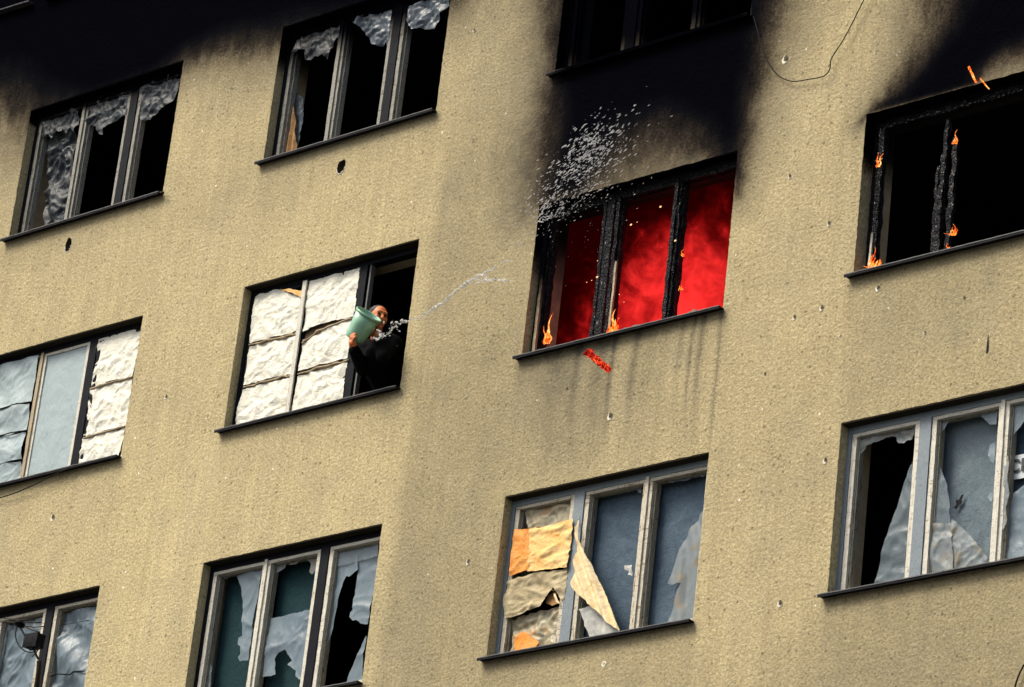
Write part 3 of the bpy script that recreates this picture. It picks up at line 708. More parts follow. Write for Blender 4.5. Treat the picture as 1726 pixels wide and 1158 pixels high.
for j, P_ in enumerate([[(-2.117,1.444),(-1.499,1.425),(-1.486,1.112),(-1.504,0.916),(-1.820,0.929),(-2.089,0.916),(-2.104,1.139)], [(-2.103,0.893),(-1.814,0.900),(-1.504,0.893),(-1.491,0.587),(-1.490,0.399),(-1.809,0.396),(-2.086,0.387),(-2.091,0.626)], [(-2.087,0.368),(-1.804,0.372),(-1.497,0.371),(-1.507,0.204),(-1.522,0.069),(-2.119,0.063),(-2.107,0.220)]]):
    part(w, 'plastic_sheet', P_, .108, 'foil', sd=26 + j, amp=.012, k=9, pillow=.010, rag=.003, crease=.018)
part(w, 'cardboard', [(-2.131,0.951),(-1.512,0.954),(-1.497,0.369),(-2.104,0.349)], .125, 'card', sd=29, amp=.004, rag=.004)
for P_ in [[(-2.088,0.896),(-1.805,0.906),(-1.490,0.901)], [(-2.072,0.369),(-1.795,0.378),(-1.479,0.383)]]:
    mb = MB(); mb.tube([(p[0], .100, p[1]) for p in P_], .011, 5); mb.build('torn_edge', 'cardlite', w)

# A3
w = window('A3', 'bottom left window with slack grey-blue film behind cream sashes')
for i in range(3): sash(w, 'A3', i, mat='cream')
part(w, 'plastic_sheet', rect('A3', .09, .69, .08, 1.38), .17, 'film', sd=31, amp=.02)
part(w, 'plastic_sheet', rect('A3', .79, 1.37, .08, 1.375), .17, 'film', sd=32, amp=.025, k=3, crease=.03, fold=vfold(9, .02))
def dsh(x, z): return .025 * math.sin((x * .9 + z) * 11)
part(w, 'plastic_sheet', rect('A3', 1.57, 2.14, .08, 1.375), .17, 'film', sd=33, amp=.025, k=3.2, crease=.03, fold=dsh)
part(w, 'plastic_rag', [(-3.042,-1.362),(-2.781,-1.423),(-2.728,-1.462),(-2.788,-1.484),(-2.785,-1.589),(-2.795,-1.857),(-2.919,-1.880)], .155, 'film_thin', sd=34, amp=.02)
for P_, r_ in (([(-2.045,-1.556),(-1.861,-1.564),(-1.547,-1.570)], .003), ([(-2.042,-2.071),(-1.947,-2.059),(-1.759,-2.092),(-1.723,-2.067),(-1.567,-2.084)], .006)):
    MB().tube([(p[0], .142, p[1]) for p in P_], r_, 5).build('cord', 'wire', w)

# B1
hsb = lambda x, z: x * 0 + .74
w = window('B1', 'burnt-out window at the top, second column, with black openings and a tan curtain strip')
for i in range(3): sash(w, 'B1', i, mat='greysoot', astragal=(i == 0), wd=.042)
part(w, 'plastic_rag', [(0.039,4.277),(0.349,4.278),(0.700,4.259),(0.703,4.123),(0.636,4.040),(0.569,3.957),(0.547,3.850),(0.482,3.929),(0.435,3.905),(0.367,3.943),(0.311,3.913),(0.235,3.936),(0.225,4.049),(0.138,4.072),(0.064,4.024)], .12, 'film_rag', soot=hsb, sd=41, amp=.03, k=9, crease=.02)
part(w, 'plastic_rag', [(0.766,4.232),(1.175,4.196),(1.357,4.180),(1.376,3.941),(1.376,3.758),(1.323,3.839),(1.259,3.806),(1.152,3.851),(1.075,3.956),(0.952,4.089)], .12, 'film_dark', sd=42, amp=.03, k=9, crease=.02)
part(w, 'plastic_rag', [(1.518,4.169),(2.103,4.123),(2.104,3.991),(2.003,3.953),(1.968,3.797),(1.868,3.816),(1.782,3.864),(1.642,3.886),(1.550,4.027)], .12, 'film_dark', sd=43, amp=.03, k=9, crease=.02)
part(w, 'curtain_strip', [(0.074,3.627),(0.133,3.460),(0.249,2.948),(0.191,2.946),(0.076,2.957),(0.082,3.205),(0.086,3.472)], .18, 'tan', sd=44, amp=.008, fold=vfold(90, .015))
part(w, 'plastic_sheet', [(0.046,3.686),(0.201,3.562),(0.223,3.356),(0.229,2.979),(0.207,2.977),(0.117,3.382)], .22, 'film_dark', sd=45, amp=.03)

# B2
w = window('B2', 'window half boarded with crinkled white sheeting, its right bay open')
sash(w, 'B2', 0, mat='navy', inner=False); sash(w, 'B2', 1, mat='navy', inner=False)
part(w, 'cardboard', rect('B2', .07, 1.39, .09, 1.33), .128, 'card', sd=50, amp=.005, rag=0, h=.04)
FP = [[(0.054,1.432),(0.199,1.441),(0.366,1.433),(0.547,1.345),(0.715,1.284),(0.725,1.130),(0.715,0.942),(0.598,0.924),(0.368,0.936),(0.075,0.933),(0.060,1.150)],
      [(0.076,0.901),(0.376,0.895),(0.714,0.892),(0.710,0.694),(0.706,0.493),(0.371,0.505),(0.083,0.494),(0.080,0.703)],
      [(0.081,0.451),(0.380,0.459),(0.708,0.453),(0.697,0.262),(0.710,0.053),(0.404,0.053),(0.050,0.052),(0.041,0.232)],
      [(0.766,1.422),(1.011,1.425),(1.420,1.424),(1.426,1.198),(1.435,0.922),(1.045,0.942),(0.777,0.905),(0.767,1.161)],
      [(0.782,0.767),(0.965,0.828),(1.122,0.896),(1.415,0.895),(1.411,0.746),(1.425,0.508),(1.095,0.512),(0.792,0.499),(0.793,0.618)],
      [(0.789,0.444),(1.104,0.460),(1.428,0.460),(1.425,0.274),(1.427,0.063),(1.099,0.065),(0.777,0.066),(0.785,0.244)]]
for j, P_ in enumerate(FP):
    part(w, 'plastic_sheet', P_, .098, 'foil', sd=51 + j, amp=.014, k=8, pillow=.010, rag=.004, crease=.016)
part(w, 'cardboard_flap', [(0.406,1.412),(0.570,1.380),(0.747,1.317),(0.722,1.262),(0.605,1.324)], .07, 'yellow', sd=58, amp=.01)
for P_ in [[(0.087,0.909),(0.388,0.906),(0.597,0.899),(0.736,0.905)], [(0.097,0.470),(0.391,0.475),(0.591,0.482),(0.724,0.467)], [(0.799,0.777),(0.835,0.801),(0.974,0.861),(1.137,0.892),(1.435,0.904)], [(0.805,0.463),(1.115,0.479),(1.238,0.477),(1.439,0.475)]]:
    mb = MB(); rr = random.Random(3)
    pts = []
    for a, b in zip(P_[:-1], P_[1:]):
        for t in (0, .25, .5, .75): pts.append((a[0] + (b[0] - a[0]) * t, .090 + rr.uniform(-.008, .008), a[1] + (b[1] - a[1]) * t + rr.uniform(-.008, .008)))
    pts.append((P_[-1][0], .09, P_[-1][1]))
    mb.tube(pts, [rr.uniform(.006, .016) for _ in pts], 5); mb.build('torn_edge', 'cardlite', w)
mb = MB(); ox, oz = OPEN['B2']; mb.bar((ox + .742, .078, oz + .05), (ox + .738, .078, oz + 1.43), .05, .018, sd=77); mb.build('batten', 'white', w, smooth=False)
mb = MB(); mb.bar((ox + 1.546, .135, oz + .06), (ox + 1.546, .135, oz + 1.43), .018, .05, sd=78); mb.build('sash_edge', 'sill_pale', w, smooth=False)
mb = MB(); mb.bar((ox + .04, .095, oz + .045), (ox + 2.15, .095, oz + .045), .018, .02, side=(0, 0, 1), sd=79); mb.build('bottom_rail', 'sill_pale', w, smooth=False)

# B3
w = window('B3', 'lower window with cream sashes and torn grey-blue film over a dark teal blind')
for i in range(3): sash(w, 'B3', i, mat='white', astragal=(i == 0))
part(w, 'blind', rect('B3', .08, .72, .05, 1.42), .26, 'teal', sd=60, amp=.004, rag=0, h=.04); part(w, 'blind', rect('B3', .76, 1.42, .05, 1.42), .26, 'teal', sd=61, amp=.004, rag=0, h=.04)
kw = dict(amp=.012, k=3.5, crease=.02)
part(w, 'plastic_rag', [(0.286,-1.425),(0.448,-1.403),(0.622,-1.375),(0.612,-1.549),(0.594,-1.873),(0.599,-2.292),(0.498,-2.288),(0.470,-2.244),(0.495,-2.218),(0.480,-2.143),(0.436,-2.114),(0.433,-2.047),(0.480,-2.039),(0.434,-1.848),(0.434,-1.773),(0.366,-1.539)], .165, 'film', sd=62, **kw)
part(w, 'plastic_rag', [(0.015,-1.400),(0.277,-1.378),(0.274,-1.412),(0.215,-1.413),(0.159,-1.428),(0.058,-1.414)], .165, 'film', sd=63, **kw)
part(w, 'plastic_rag', [(0.749,-1.371),(1.038,-1.352),(1.351,-1.349),(1.368,-1.555),(1.309,-1.542),(1.263,-1.570),(1.219,-1.533),(1.232,-1.458),(1.161,-1.399),(1.103,-1.396),(1.053,-1.436),(0.976,-1.434),(0.918,-1.380),(0.911,-1.447),(0.830,-1.478),(0.770,-1.486)], .165, 'film_grime', sd=64, **kw)
part(w, 'plastic_sheet', [(0.806,-1.915),(0.987,-1.919),(1.327,-1.911),(1.337,-2.076),(1.328,-2.292),(1.339,-2.510),(1.295,-2.578),(1.241,-2.539),(1.230,-2.480),(1.114,-2.412),(1.160,-2.376),(1.047,-2.253),(0.974,-2.268),(0.931,-2.327),(0.980,-2.486),(0.814,-2.484),(0.809,-2.199)], .165, 'film', sd=65, **kw)
part(w, 'plastic_sheet', [(1.513,-1.358),(1.649,-1.381),(1.804,-1.393),(1.839,-1.625),(1.735,-1.669),(1.694,-1.649),(1.681,-1.679),(1.642,-1.833),(1.620,-2.033),(1.617,-2.177),(1.587,-2.273),(1.570,-2.443),(1.586,-2.696),(1.500,-2.684),(1.495,-2.013)], .165, 'film', sd=66, **kw)
part(w, 'plastic_sheet', [(1.801,-1.385),(2.056,-1.370),(2.058,-1.665),(2.043,-2.163),(1.954,-2.146),(1.881,-2.096),(1.855,-2.106),(1.803,-2.058),(1.803,-2.014),(1.829,-1.997),(1.812,-1.915),(1.821,-1.771),(1.826,-1.626)], .175, 'film', sd=67, **kw)
part(w, 'plastic_rag', [(2.053,-2.265),(2.045,-2.471),(2.067,-2.765),(1.870,-2.737),(1.910,-2.594),(1.977,-2.447)], .165, 'film', sd=68, **kw)
part(w, 'plastic_sheet', [(1.517,-1.380),(2.064,-1.364),(2.076,-1.530),(1.834,-1.540),(1.538,-1.557)], .155, 'film_thin', sd=69, amp=.01)
part(w, 'plastic_rag', [(0.065,-2.213),(0.110,-2.242),(0.139,-2.290),(0.158,-2.492),(0.088,-2.482)], .165, 'film_thin', sd=70, amp=.01)

# C1
w = window('C1', 'soot-black window at the top centre above the fire', layout='CD')
for i in range(3): sash(w, 'C1', i, 'CD', mat='tanpaint', astragal=(i == 1))

# C2: the burning flat
w = window('C2', 'burning window with charred uprights and a red glow behind', frame='char', layout='CD', mull=.72)
sash(w, 'C2', 0, 'CD', mat='char', char=.008, wd=.034, y=.13); sash(w, 'C2', 1, 'CD', mat='char', char=.008, wd=.036, astragal=True, y=.13); sash(w, 'C2', 2, 'CD', mat='char', char=.008, wd=.034, y=.13)
ox, oz = OPEN['C2']
mb = MB(); mb.bar((ox + .055, .092, oz + .02), (ox + .055, .092, oz + 1.40), .03, .03, jit=.004, sd=3); mb.build('scorched_strip', 'tanpaint', w, soot=lambda x, z: smooth((z - .25) / .6), smooth=False)
mb = MB(); mb.bar((ox + .905, .092, oz + .07), (ox + .905, .092, oz + .78), .022, .02, jit=.004, sd=4); mb.build('scorched_strip', 'tanpaint', w, soot=lambda x, z: smooth((z - .45) / .7), smooth=False)
def heap(name, x0, x1, zb, hfun, y0=.10, y1=.40, mat='ash'):
    nx = int((x1 - x0) / .02); ny = 8; vs = []
    for i in range(nx + 1):
        x = x0 + (x1 - x0) * i / nx
        for j in range(ny + 1):
            t = j / ny; y = y0 + (y1 - y0) * t
            hgt = hfun(x) * math.sin(math.pi * (t * .9 + .05)) ** .6 * (1 + .5 * noise.noise(Vector((x * 14, y * 14, 2)))) + .012 * noise.noise(Vector((x * 40, y * 40, 7)))
            vs.append((x, y, zb + hgt))
    fs = [(i * (ny + 1) + j, (i + 1) * (ny + 1) + j, (i + 1) * (ny + 1) + j + 1, i * (ny + 1) + j + 1) for i in range(nx) for j in range(ny)]
    return MB().add(vs, fs).build(name, mat, w)
heap('haze_heap', ox + .05, ox + W - .03, oz + .003, lambda x: .030 + .06 * gauss(x, ox + 1.2, .25) + .05 * gauss(x, ox + 1.85, .30) + .02 * gauss(x, ox + .5, .3), y0=.02, y1=.14)  # added lumpy pile, stands in for the pale haze above the sill
mb = MB(); mb.blob((ox + .76, .13, oz + .06), .07, (1, 0, 0), 1.6, 10, 6, .2); mb.build('char_lump', 'char', w)

# C3
w = window('C3', 'lower centre window patched with orange cloth, a loose curtain and grey-blue frames', frame='blue', layout='CD')
for i in range(3): sash(w, 'C3', i, 'CD', mat='cream', astragal=(i == 1))
part(w, 'blind', rect('C3', .80, 1.50, .05, 1.42), .23, 'blueblind', sd=80, amp=.01, k=2, rag=0, h=.03)
part(w, 'blind', rect('C3', 1.52, 2.2, .05, 1.42), .23, 'blueblind', sd=81, amp=.01, k=2, rag=0, h=.03)
part(w, 'plastic_rag', [(3.758,-1.382),(3.988,-1.366),(4.345,-1.373),(4.334,-1.583),(4.110,-1.586),(3.837,-1.577)], .155, 'film_beige', sd=82, amp=.02, k=8, crease=.03)
part(w, 'cloth_patch', [(3.740,-1.591),(3.959,-1.618),(3.980,-1.817),(3.960,-2.001),(3.817,-2.008),(3.738,-2.017),(3.744,-1.815)], .085, 'orange', sd=83, amp=.012, k=7, crease=.02)
part(w, 'cloth_patch', [(3.925,-1.621),(4.090,-1.620),(4.414,-1.612),(4.418,-1.818),(4.412,-2.055),(4.285,-2.042),(4.124,-2.030),(3.952,-2.013),(3.947,-1.851)], .078, 'yellow', sd=84, amp=.014, k=7, aniso=(.6, 1.6), crease=.025)
part(w, 'cloth_patch', [(3.727,-2.055),(4.048,-2.042),(4.403,-2.054),(4.400,-2.183),(4.397,-2.367),(4.334,-2.302),(4.262,-2.201),(4.200,-2.280),(4.160,-2.352),(3.958,-2.381),(3.915,-2.398),(3.742,-2.401),(3.705,-2.220)], .09, 'beige', sd=85, amp=.02, k=7, aniso=(.6, 1.5), crease=.03)
part(w, 'cloth_patch', [(4.164,-2.320),(4.189,-2.249),(4.252,-2.213),(4.285,-2.293),(4.333,-2.347),(4.249,-2.361)], .12, 'tan', sd=86, amp=.01)
part(w, 'cloth_patch', [(4.248,-2.203),(4.379,-2.385),(4.319,-2.348)], .08, 'curtain', sd=87, amp=.004)
part(w, 'plastic_rag', [(3.752,-2.408),(4.036,-2.378),(4.317,-2.358),(4.323,-2.515),(4.327,-2.714),(4.083,-2.718),(3.801,-2.703),(3.795,-2.545)], .155, 'film_beige', sd=88, amp=.03, k=7, crease=.04)
part(w, 'cloth_patch', [(3.841,-2.587),(3.904,-2.541),(3.961,-2.544),(4.138,-2.663),(4.099,-2.712),(3.869,-2.702)], .13, 'orange', sd=89, amp=.02)
part(w, 'board_scrap', [(4.565,-2.446),(4.709,-2.434),(4.856,-2.539),(5.038,-2.727),(4.792,-2.733),(4.735,-2.724)], .09, 'board', sd=90, amp=.012, crease=.015)
part(w, 'cloth_rag', [(5.003,-2.117),(5.085,-2.123),(5.096,-2.224),(5.052,-2.207),(5.060,-2.181),(5.008,-2.154)], .12, 'board', sd=91, amp=.02, k=20)
part(w, 'net_curtain', [(5.772,-1.733),(5.757,-2.013),(5.782,-2.711),(5.480,-2.700),(5.519,-2.571),(5.602,-2.359),(5.448,-2.336),(5.478,-2.221),(5.580,-1.983),(5.674,-1.853)], .17, 'film_grime', sd=92, amp=.01, k=3, fold=lambda x, z: .012 * math.sin((x + z * .35) * 38 + 3 * math.sin(z * 4)))
part(w, 'plastic_rag', [(5.269,-1.407),(5.779,-1.380),(5.743,-1.438),(5.652,-1.403),(5.568,-1.434),(5.480,-1.427),(5.393,-1.430),(5.313,-1.402)], .16, 'film_dark', sd=93)
part(w, 'plastic_rag', [(4.550,-1.371),(5.066,-1.371),(5.070,-1.459),(5.042,-1.454),(4.991,-1.400),(4.811,-1.390),(4.631,-1.392)], .16, 'film_dark', sd=94)

# D2: burnt out, still smouldering
ox, oz = OPEN['D2']
mb = MB(); mb.bar((ox + .10, .13, oz + .02), (ox + .10, .13, oz + 1.38), .055, .06, jit=.010, sd=7, n=2)
mb.bar((ox + .03, .16, oz + .02), (ox + .03, .16, oz + 1.46), .04, .05, jit=.006, sd=8, n=2)
mb.bar((ox + .05, .16, oz + 1.43), (ox + W - .03, .16, oz + 1.43), .06, .07, side=(0, 0, 1), jit=.012, sd=9, n=2)
mb.bar((ox + W - .03, .16, oz + .02), (ox + W - .03, .16, oz + 1.42), .05, .07, jit=.009, sd=10, n=2)
w = mb.build('window', 'char', bld, origin=(ox, 0, oz), smooth=False); w['label'] = 'burnt-out window at the right edge with broken charred uprights and small flames'
mb = MB(); mb.bar((ox + .735, .13, oz + .02), (ox + .755, .13, oz + 1.30), .062, .07, jit=.016, sd=11, n=3, taper=.45)
mb.bar((ox + .70, .13, oz + .02), (ox + .69, .13, oz + .90), .038, .05, jit=.014, sd=14, n=2, taper=.4)
mb.build('mullion', 'char', w, smooth=False)
mb = MB(); mb.bar((ox + .835, .135, oz + .03), (ox + .850, .135, oz + 1.13), .046, .05, jit=.016, sd=12, n=3, taper=.15); mb.build('charred_stile', 'char', w, smooth=False)
mb = MB(); mb.bar((ox + .083, .095, oz + .02), (ox + .092, .095, oz + .42), .02, .02, jit=.003, sd=15); mb.build('scorched_strip', 'white', w, soot=lambda x, z: smooth((z - .2) / .3), smooth=False)
mb = MB(); mb.bar((ox - .045, .035, oz - .004), (ox + W + .012, .035, oz - .004), .012, .205, side=(0, 0, 1), sd=6)
mb.bar((ox - .045, -.064, oz - .010), (ox + W + .012, -.064, oz - .010), .026, .008, side=(0, 0, 1), jit=.002, sd=7); mb.build('sill', 'sill', w, smooth=False)
mb = MB(); mb.bar((ox - .045, -.0705, oz - .001), (ox + W + .012, -.0705, oz - .001), .008, .005, side=(0, 0, 1), jit=.002, sd=8); mb.build('sill_lip', 'sill_pale', w, smooth=False)
mb = MB()
for q in range(46):
    xx = ox + .05 + (W - .2) * q / 46 + random.uniform(-.02, .02); mb.blob((xx, .12, oz + 1.405 + random.uniform(-.012, .012)), random.uniform(.003, .008), (1, 0, .1), 2, 5, 2, .4)
mb.build('ash_flakes', 'ash', w)['kind'] = 'stuff'
mb = MB()
for xx in (ox + 1.06, ox + 1.1, ox + 1.55, ox + 1.58): mb.blob((xx, .0, oz + .014), random.uniform(.012, .02), (1, 0, 0), 1.6, 7, 4, .3)
mb.build('rubble', 'ash', w)

# D3
w = window('D3', 'lower right window with pale frames, torn clear sheeting and a printed strip', frame='blue', layout='CD')
for i in range(3): sash(w, 'D3', i, 'CD', mat='white', astragal=(i == 1), wd=.044)
part(w, 'plastic_rag', [(7.289,-1.365),(7.573,-1.353),(7.903,-1.354),(7.892,-1.465),(7.871,-1.512),(7.824,-1.510),(7.795,-1.528),(7.731,-1.511),(7.705,-1.448),(7.601,-1.437),(7.541,-1.457),(7.479,-1.464),(7.418,-1.476),(7.380,-1.518),(7.353,-1.565),(7.307,-1.565)], .15, 'film_grime', sd=100, amp=.03, k=9, crease=.03)
part(w, 'plastic_sheet', [(7.891,-1.701),(7.907,-2.100),(7.898,-2.712),(7.592,-2.692),(7.648,-2.449),(7.709,-2.209),(7.804,-1.884)], .155, 'film_thin', sd=101, amp=.02, k=4, crease=.02)
part(w, 'blanket', rect('D3', .80, 1.50, .05, 1.42), .25, 'slate', sd=102, amp=.012, k=2, rag=0, h=.025)
part(w, 'blanket', rect('D3', 1.52, 2.2, .05, 1.42), .25, 'blueblind', sd=103, amp=.012, k=2, rag=0, h=.025)
kw = dict(amp=.010, k=3.5, crease=.012)
part(w, 'plastic_rag', [(8.036,-1.350),(8.309,-1.345),(8.680,-1.359),(8.665,-1.522),(8.605,-1.514),(8.493,-1.403),(8.393,-1.397),(8.292,-1.396),(8.213,-1.417),(8.149,-1.495),(8.122,-1.599),(8.053,-1.626)], .155, 'film', sd=104, **kw)
part(w, 'plastic_rag', [(8.676,-1.680),(8.677,-1.859),(8.642,-1.843),(8.617,-1.776),(8.625,-1.698)], .15, 'film', sd=105, **kw)
part(w, 'plastic_rag', [(8.681,-2.092),(8.676,-2.187),(8.638,-2.144),(8.647,-2.111)], .15, 'film', sd=106, **kw)
part(w, 'plastic_sheet', [(8.056,-1.673),(8.131,-1.750),(8.225,-1.920),(8.268,-2.089),(8.291,-2.253),(8.318,-2.417),(8.361,-2.702),(8.037,-2.701),(8.057,-2.337),(8.076,-2.019)], .15, 'film_thin', sd=107, **kw)
part(w, 'plastic_sheet', [(8.305,-2.256),(8.476,-2.407),(8.680,-2.647),(8.679,-2.709),(8.376,-2.712),(8.332,-2.426)], .145, 'film_grime', sd=108, amp=.02, k=7, crease=.03)
part(w, 'plastic_sheet', [(8.100,-2.273),(8.317,-2.305),(8.367,-2.698),(8.074,-2.693)], .138, 'film_grime', sd=109, amp=.015, k=5, crease=.02)
x, z = [(8.310,-2.091)][0]
part(w, 'burn_hole', [(x + dx, z + dz) for dx, dz in ((-.045,-.05),(-.02,-.02),(-.03,.02),(.0,.015),(.02,.05),(.05,.06),(.03,.01),(.035,-.02),(.005,-.03),(-.01,-.06))], .222, 'black', h=.008, amp=.0, rag=.003)
part(w, 'plastic_rag', [(8.772,-1.345),(9.023,-1.332),(8.995,-1.496),(8.848,-1.647),(8.781,-1.737),(8.784,-1.527)], .155, 'film', sd=110, **kw)
part(w, 'plastic_rag', [(8.797,-1.755),(8.851,-1.907),(8.846,-2.030),(8.872,-2.158),(8.843,-2.276),(8.864,-2.385),(8.837,-2.464),(8.802,-2.444),(8.806,-2.023)], .11, 'film_grime', sd=111, amp=.01)
part(w, 'plastic_sheet', [(8.969,-2.090),(8.875,-2.140),(8.835,-2.260),(8.839,-2.694),(9.107,-2.704),(9.221,-2.692),(9.247,-2.193)], .165, 'film', sd=112, **kw)
part(w, 'printed_strip', [(8.789,-1.811),(8.910,-1.806),(9.086,-1.815),(9.300,-1.823),(9.293,-2.024),(9.080,-2.011),(8.924,-2.011),(8.795,-2.012)], .20, 'tape', sd=113, amp=.003, k=2, rag=.002)
txt = bpy.data.curves.new('printed_letters', 'FONT'); txt.body = 'CR'; txt.size = .150; txt.extrude = .0008; txt.offset = .0035; txt.space_character = 1.05
tmp = bpy.data.objects.new('tmp', txt); C.objects.link(tmp)
bpy.context.view_layer.update(); tm = bpy.data.meshes.new_from_object(tmp.evaluated_get(bpy.context.evaluated_depsgraph_get())); bpy.data.objects.remove(tmp)
lx, lz = [(8.796,-1.952)][0]
lt = bpy.data.objects.new('printed_letters', tm); C.objects.link(lt); tm.materials.clear(); tm.materials.append(M['print']); lt.parent = w
ox, oz = OPEN['D3']; lt.location = (lx - ox, .190, lz - oz); lt.rotation_euler = (R(90), 0, 0); lt.scale = (.95, 1, 1)

# ------------------------------------------------------------------ fire inside the burning flat
def mat_fire():
    m = Mat('glowing_smoke_and_flame')
    ox, oz = OPEN['C2']
    g = m.n('NewGeometry'); sp = m.n('SeparateXYZ'); m.l(g.outputs['Position'], sp.inputs[0])
    n1 = m.noise(2.3, 6, .64, m.pos((1, .7, .95)), .9); n2 = m.noise(6.5, 6, .7, None, 1.4)
    dx = m.math('DIVIDE', m.math('SUBTRACT', sp.outputs[0], ox + 1.25), 1.05); dz = m.math('DIVIDE', m.math('SUBTRACT', sp.outputs[2], oz + .42), .82)
    rr = m.math('ADD', m.math('MULTIPLY', dx, dx), m.math('MULTIPLY', dz, dz))
    core = m.math('SUBTRACT', 1.05, m.math('MULTIPLY', rr, .62))
    v = m.math('ADD', m.math('MULTIPLY', m.math('SUBTRACT', n1, .5), 2.6), m.math('MULTIPLY', m.math('SUBTRACT', n2, .5), 2.0))
    v = m.math('ADD', v, m.math('MULTIPLY', core, .95))
    em = m.ramp(v, [(0.0, .012), (.35, .07), (.75, .42), (1.0, 1.0)])
    e = m.n('Emission'); m.l(m.mix(em, (.85, .008, .010), (1.0, .034, .030)), e.inputs[0])
    m.l(m.math('MULTIPLY', em, FIRE), e.inputs[1])
    ab = m.n('VolumeAbsorption'); ab.inputs[0].default_value = (.0, .0, .0, 1); ab.inputs[1].default_value = 5.0
    ad = m.n('AddShader'); m.l(e.outputs[0], ad.inputs[0]); m.l(ab.outputs[0], ad.inputs[1])
    m.l(ad.outputs[0], m.out.inputs['Volume'])
    return m.m
FIRE = 2.7
M['fire'] = mat_fire()
ox, oz = OPEN['C2']
fire = MB().box(ox - .55, ox + W + .55, .46, 3.4, oz - .85, oz + 1.70).build('fire', 'fire', origin=(ox + W / 2, 1.6, oz - .85), smooth=False)
tag(fire, 'red glow of flame and smoke filling the burning room behind the charred window', 'fire', kind=None)

def flame(name_y, pts, label, w0=.03, group='small flames licking the window frames', y=.06):
    """a few twisting tongues of flame rising from the base point"""
    x0, z0 = pts[0]; t = empty('flame', (x0, y, z0)); mb = MB(); fr = random.Random(int(abs(x0) * 1000))
    name_y = [(q[0] * .8, q[1] * .66, q[2] * .52, q[3]) for q in name_y] + [(q[0] * .8 + fr.uniform(-.02, .02), q[1] * fr.uniform(.2, .5), q[2] * .35, q[3] * fr.uniform(-2, 2)) for q in name_y for _ in (0, 1)]
    for j, (dx, ht, wd, bend) in enumerate(name_y):
        p = []; rd = []
        for k in range(9):
            s_ = k / 8; p.append((x0 + dx + bend * s_ ** 1.6 + .012 * math.sin(s_ * 7 + j * 2), y + .012 * math.sin(s_ * 5 + j), z0 + ht * s_)); rd.append(max(.0012, wd * (math.sin(math.pi * min(1, s_ * .82 + .16))) ** .8 * (1 - s_ * .55)))
        mb.tube(p, rd, 7)
    mb.build('flame_tongue', 'flame', t)
    tag(t, label, 'flame', group); return t
flame([(0, .42, .022, .05), (.03, .26, .024, -.01), (-.015, .16, .018, 0)], [(3.872,0.132)], 'thin orange flame up the left charred upright of the burning window', y=.07)
flame([(0, .34, .026, .02), (.035, .20, .030, .0), (-.03, .16, .026, -.01), (.06, .22, .014, .01)], [(4.623,0.066)], 'bright orange flame at the foot of the burning window\'s dark upright', y=.07)
flame([(0, .16, .034, .03), (.04, .13, .034, .02), (.09, .15, .03, .01), (-.03, .24, .016, .01), (-.01, .33, .014, .01)], [(7.392,0.051)], 'orange flame at the lower left corner of the burnt window on the right', y=.07)
flame([(0, .16, .012, .05), (.0, .20, .010, -.015)], [(7.362,1.021)], 'small forked flame high on the left charred stile of the right-hand burnt window', y=.08)
flame([(0, .10, .014, -.02), (-.02, .07, .012, -.03), (.01, .16, .007, -.02)], [(8.192,0.204)], 'small flame on the middle charred post of the right-hand burnt window', y=.08)
flame([(0, .10, .012, .0), (.02, .05, .018, 0)], [(8.135,0.069)], 'flame glowing at the foot of the middle charred post in the right-hand window', y=.08)
flame([(0, .18, .010, .01), (0, .10, .012, 0)], [(8.136,1.044)], 'thin flame on the broken top of the right stile in the right-hand burnt window', y=.08)
flame([(0, .08, .012, .01)], [(5.335,0.649)], 'tiny flame on the right charred upright of the burning window, at mid height', y=.07)
flame([(0, .06, .010, .0)], [(5.357,0.326)], 'tiny low flame on the right charred upright of the burning window', y=.07)

# ------------------------------------------------------------------ falling embers and debris
def brand(a, b, w0, label, y, n=12, mat='ember'):
    t = empty('burning_debris', (a[0], y, a[1])); mb = MB()
    mb.bar((a[0], y, a[1]), (b[0], y - .03, b[1]), w0, w0 * .8, seg=26, jit=w0 * .36, k=40, sd=n, side=(0, 0, 1), n=2, taper=.15)
    mb.build('ember_stick', mat, t, smooth=False); tag(t, label, 'debris'); return t
a, b = [(5.250,-0.626),(5.535,-0.862)]; brand(a, b, .050, 'glowing stick of burning wood falling below the burning window\'s sill', -.9)
a, b = [(8.367,1.598),(8.468,1.419)]; brand(a, b, .016, 'upper glowing ember falling past the head of the right burnt window', -.12, 5, 'flame'); 
a, b = [(8.488,1.462),(8.608,1.317)]; brand(a, b, .010, 'lower thin ember falling just inside the head of the right burnt window', -.12, 6, 'flame')
mb = MB()
sparks = [(4.803,1.031),(5.098,1.146),(5.296,0.780),(4.418,0.641),(4.438,0.776),(4.818,1.078),(4.923,0.214),(4.782,0.354),(4.304,0.615),(4.413,0.585),(5.054,0.639),(5.118,0.611),(4.984,0.755),(4.433,1.012),(5.164,0.515),(4.495,1.090),(5.570,1.175),(5.496,0.719),(5.609,0.534),(5.711,0.236),(5.569,0.385),(4.286,1.077),(4.331,1.011)]
rr = random.Random(5)
for i, (x, z) in enumerate(sparks[:10]): mb.blob((x, -.1 + rr.uniform(-.05, .15), z), (.0075 if i < 4 else .0035), (1, 0, .5), 1.5, 5, 3)
tag(mb.build('sparks', 'spark', origin=(ox + 1, -.1, oz)), 'yellow sparks drifting in front of the red glow of the burning window', 'sparks', kind='stuff')

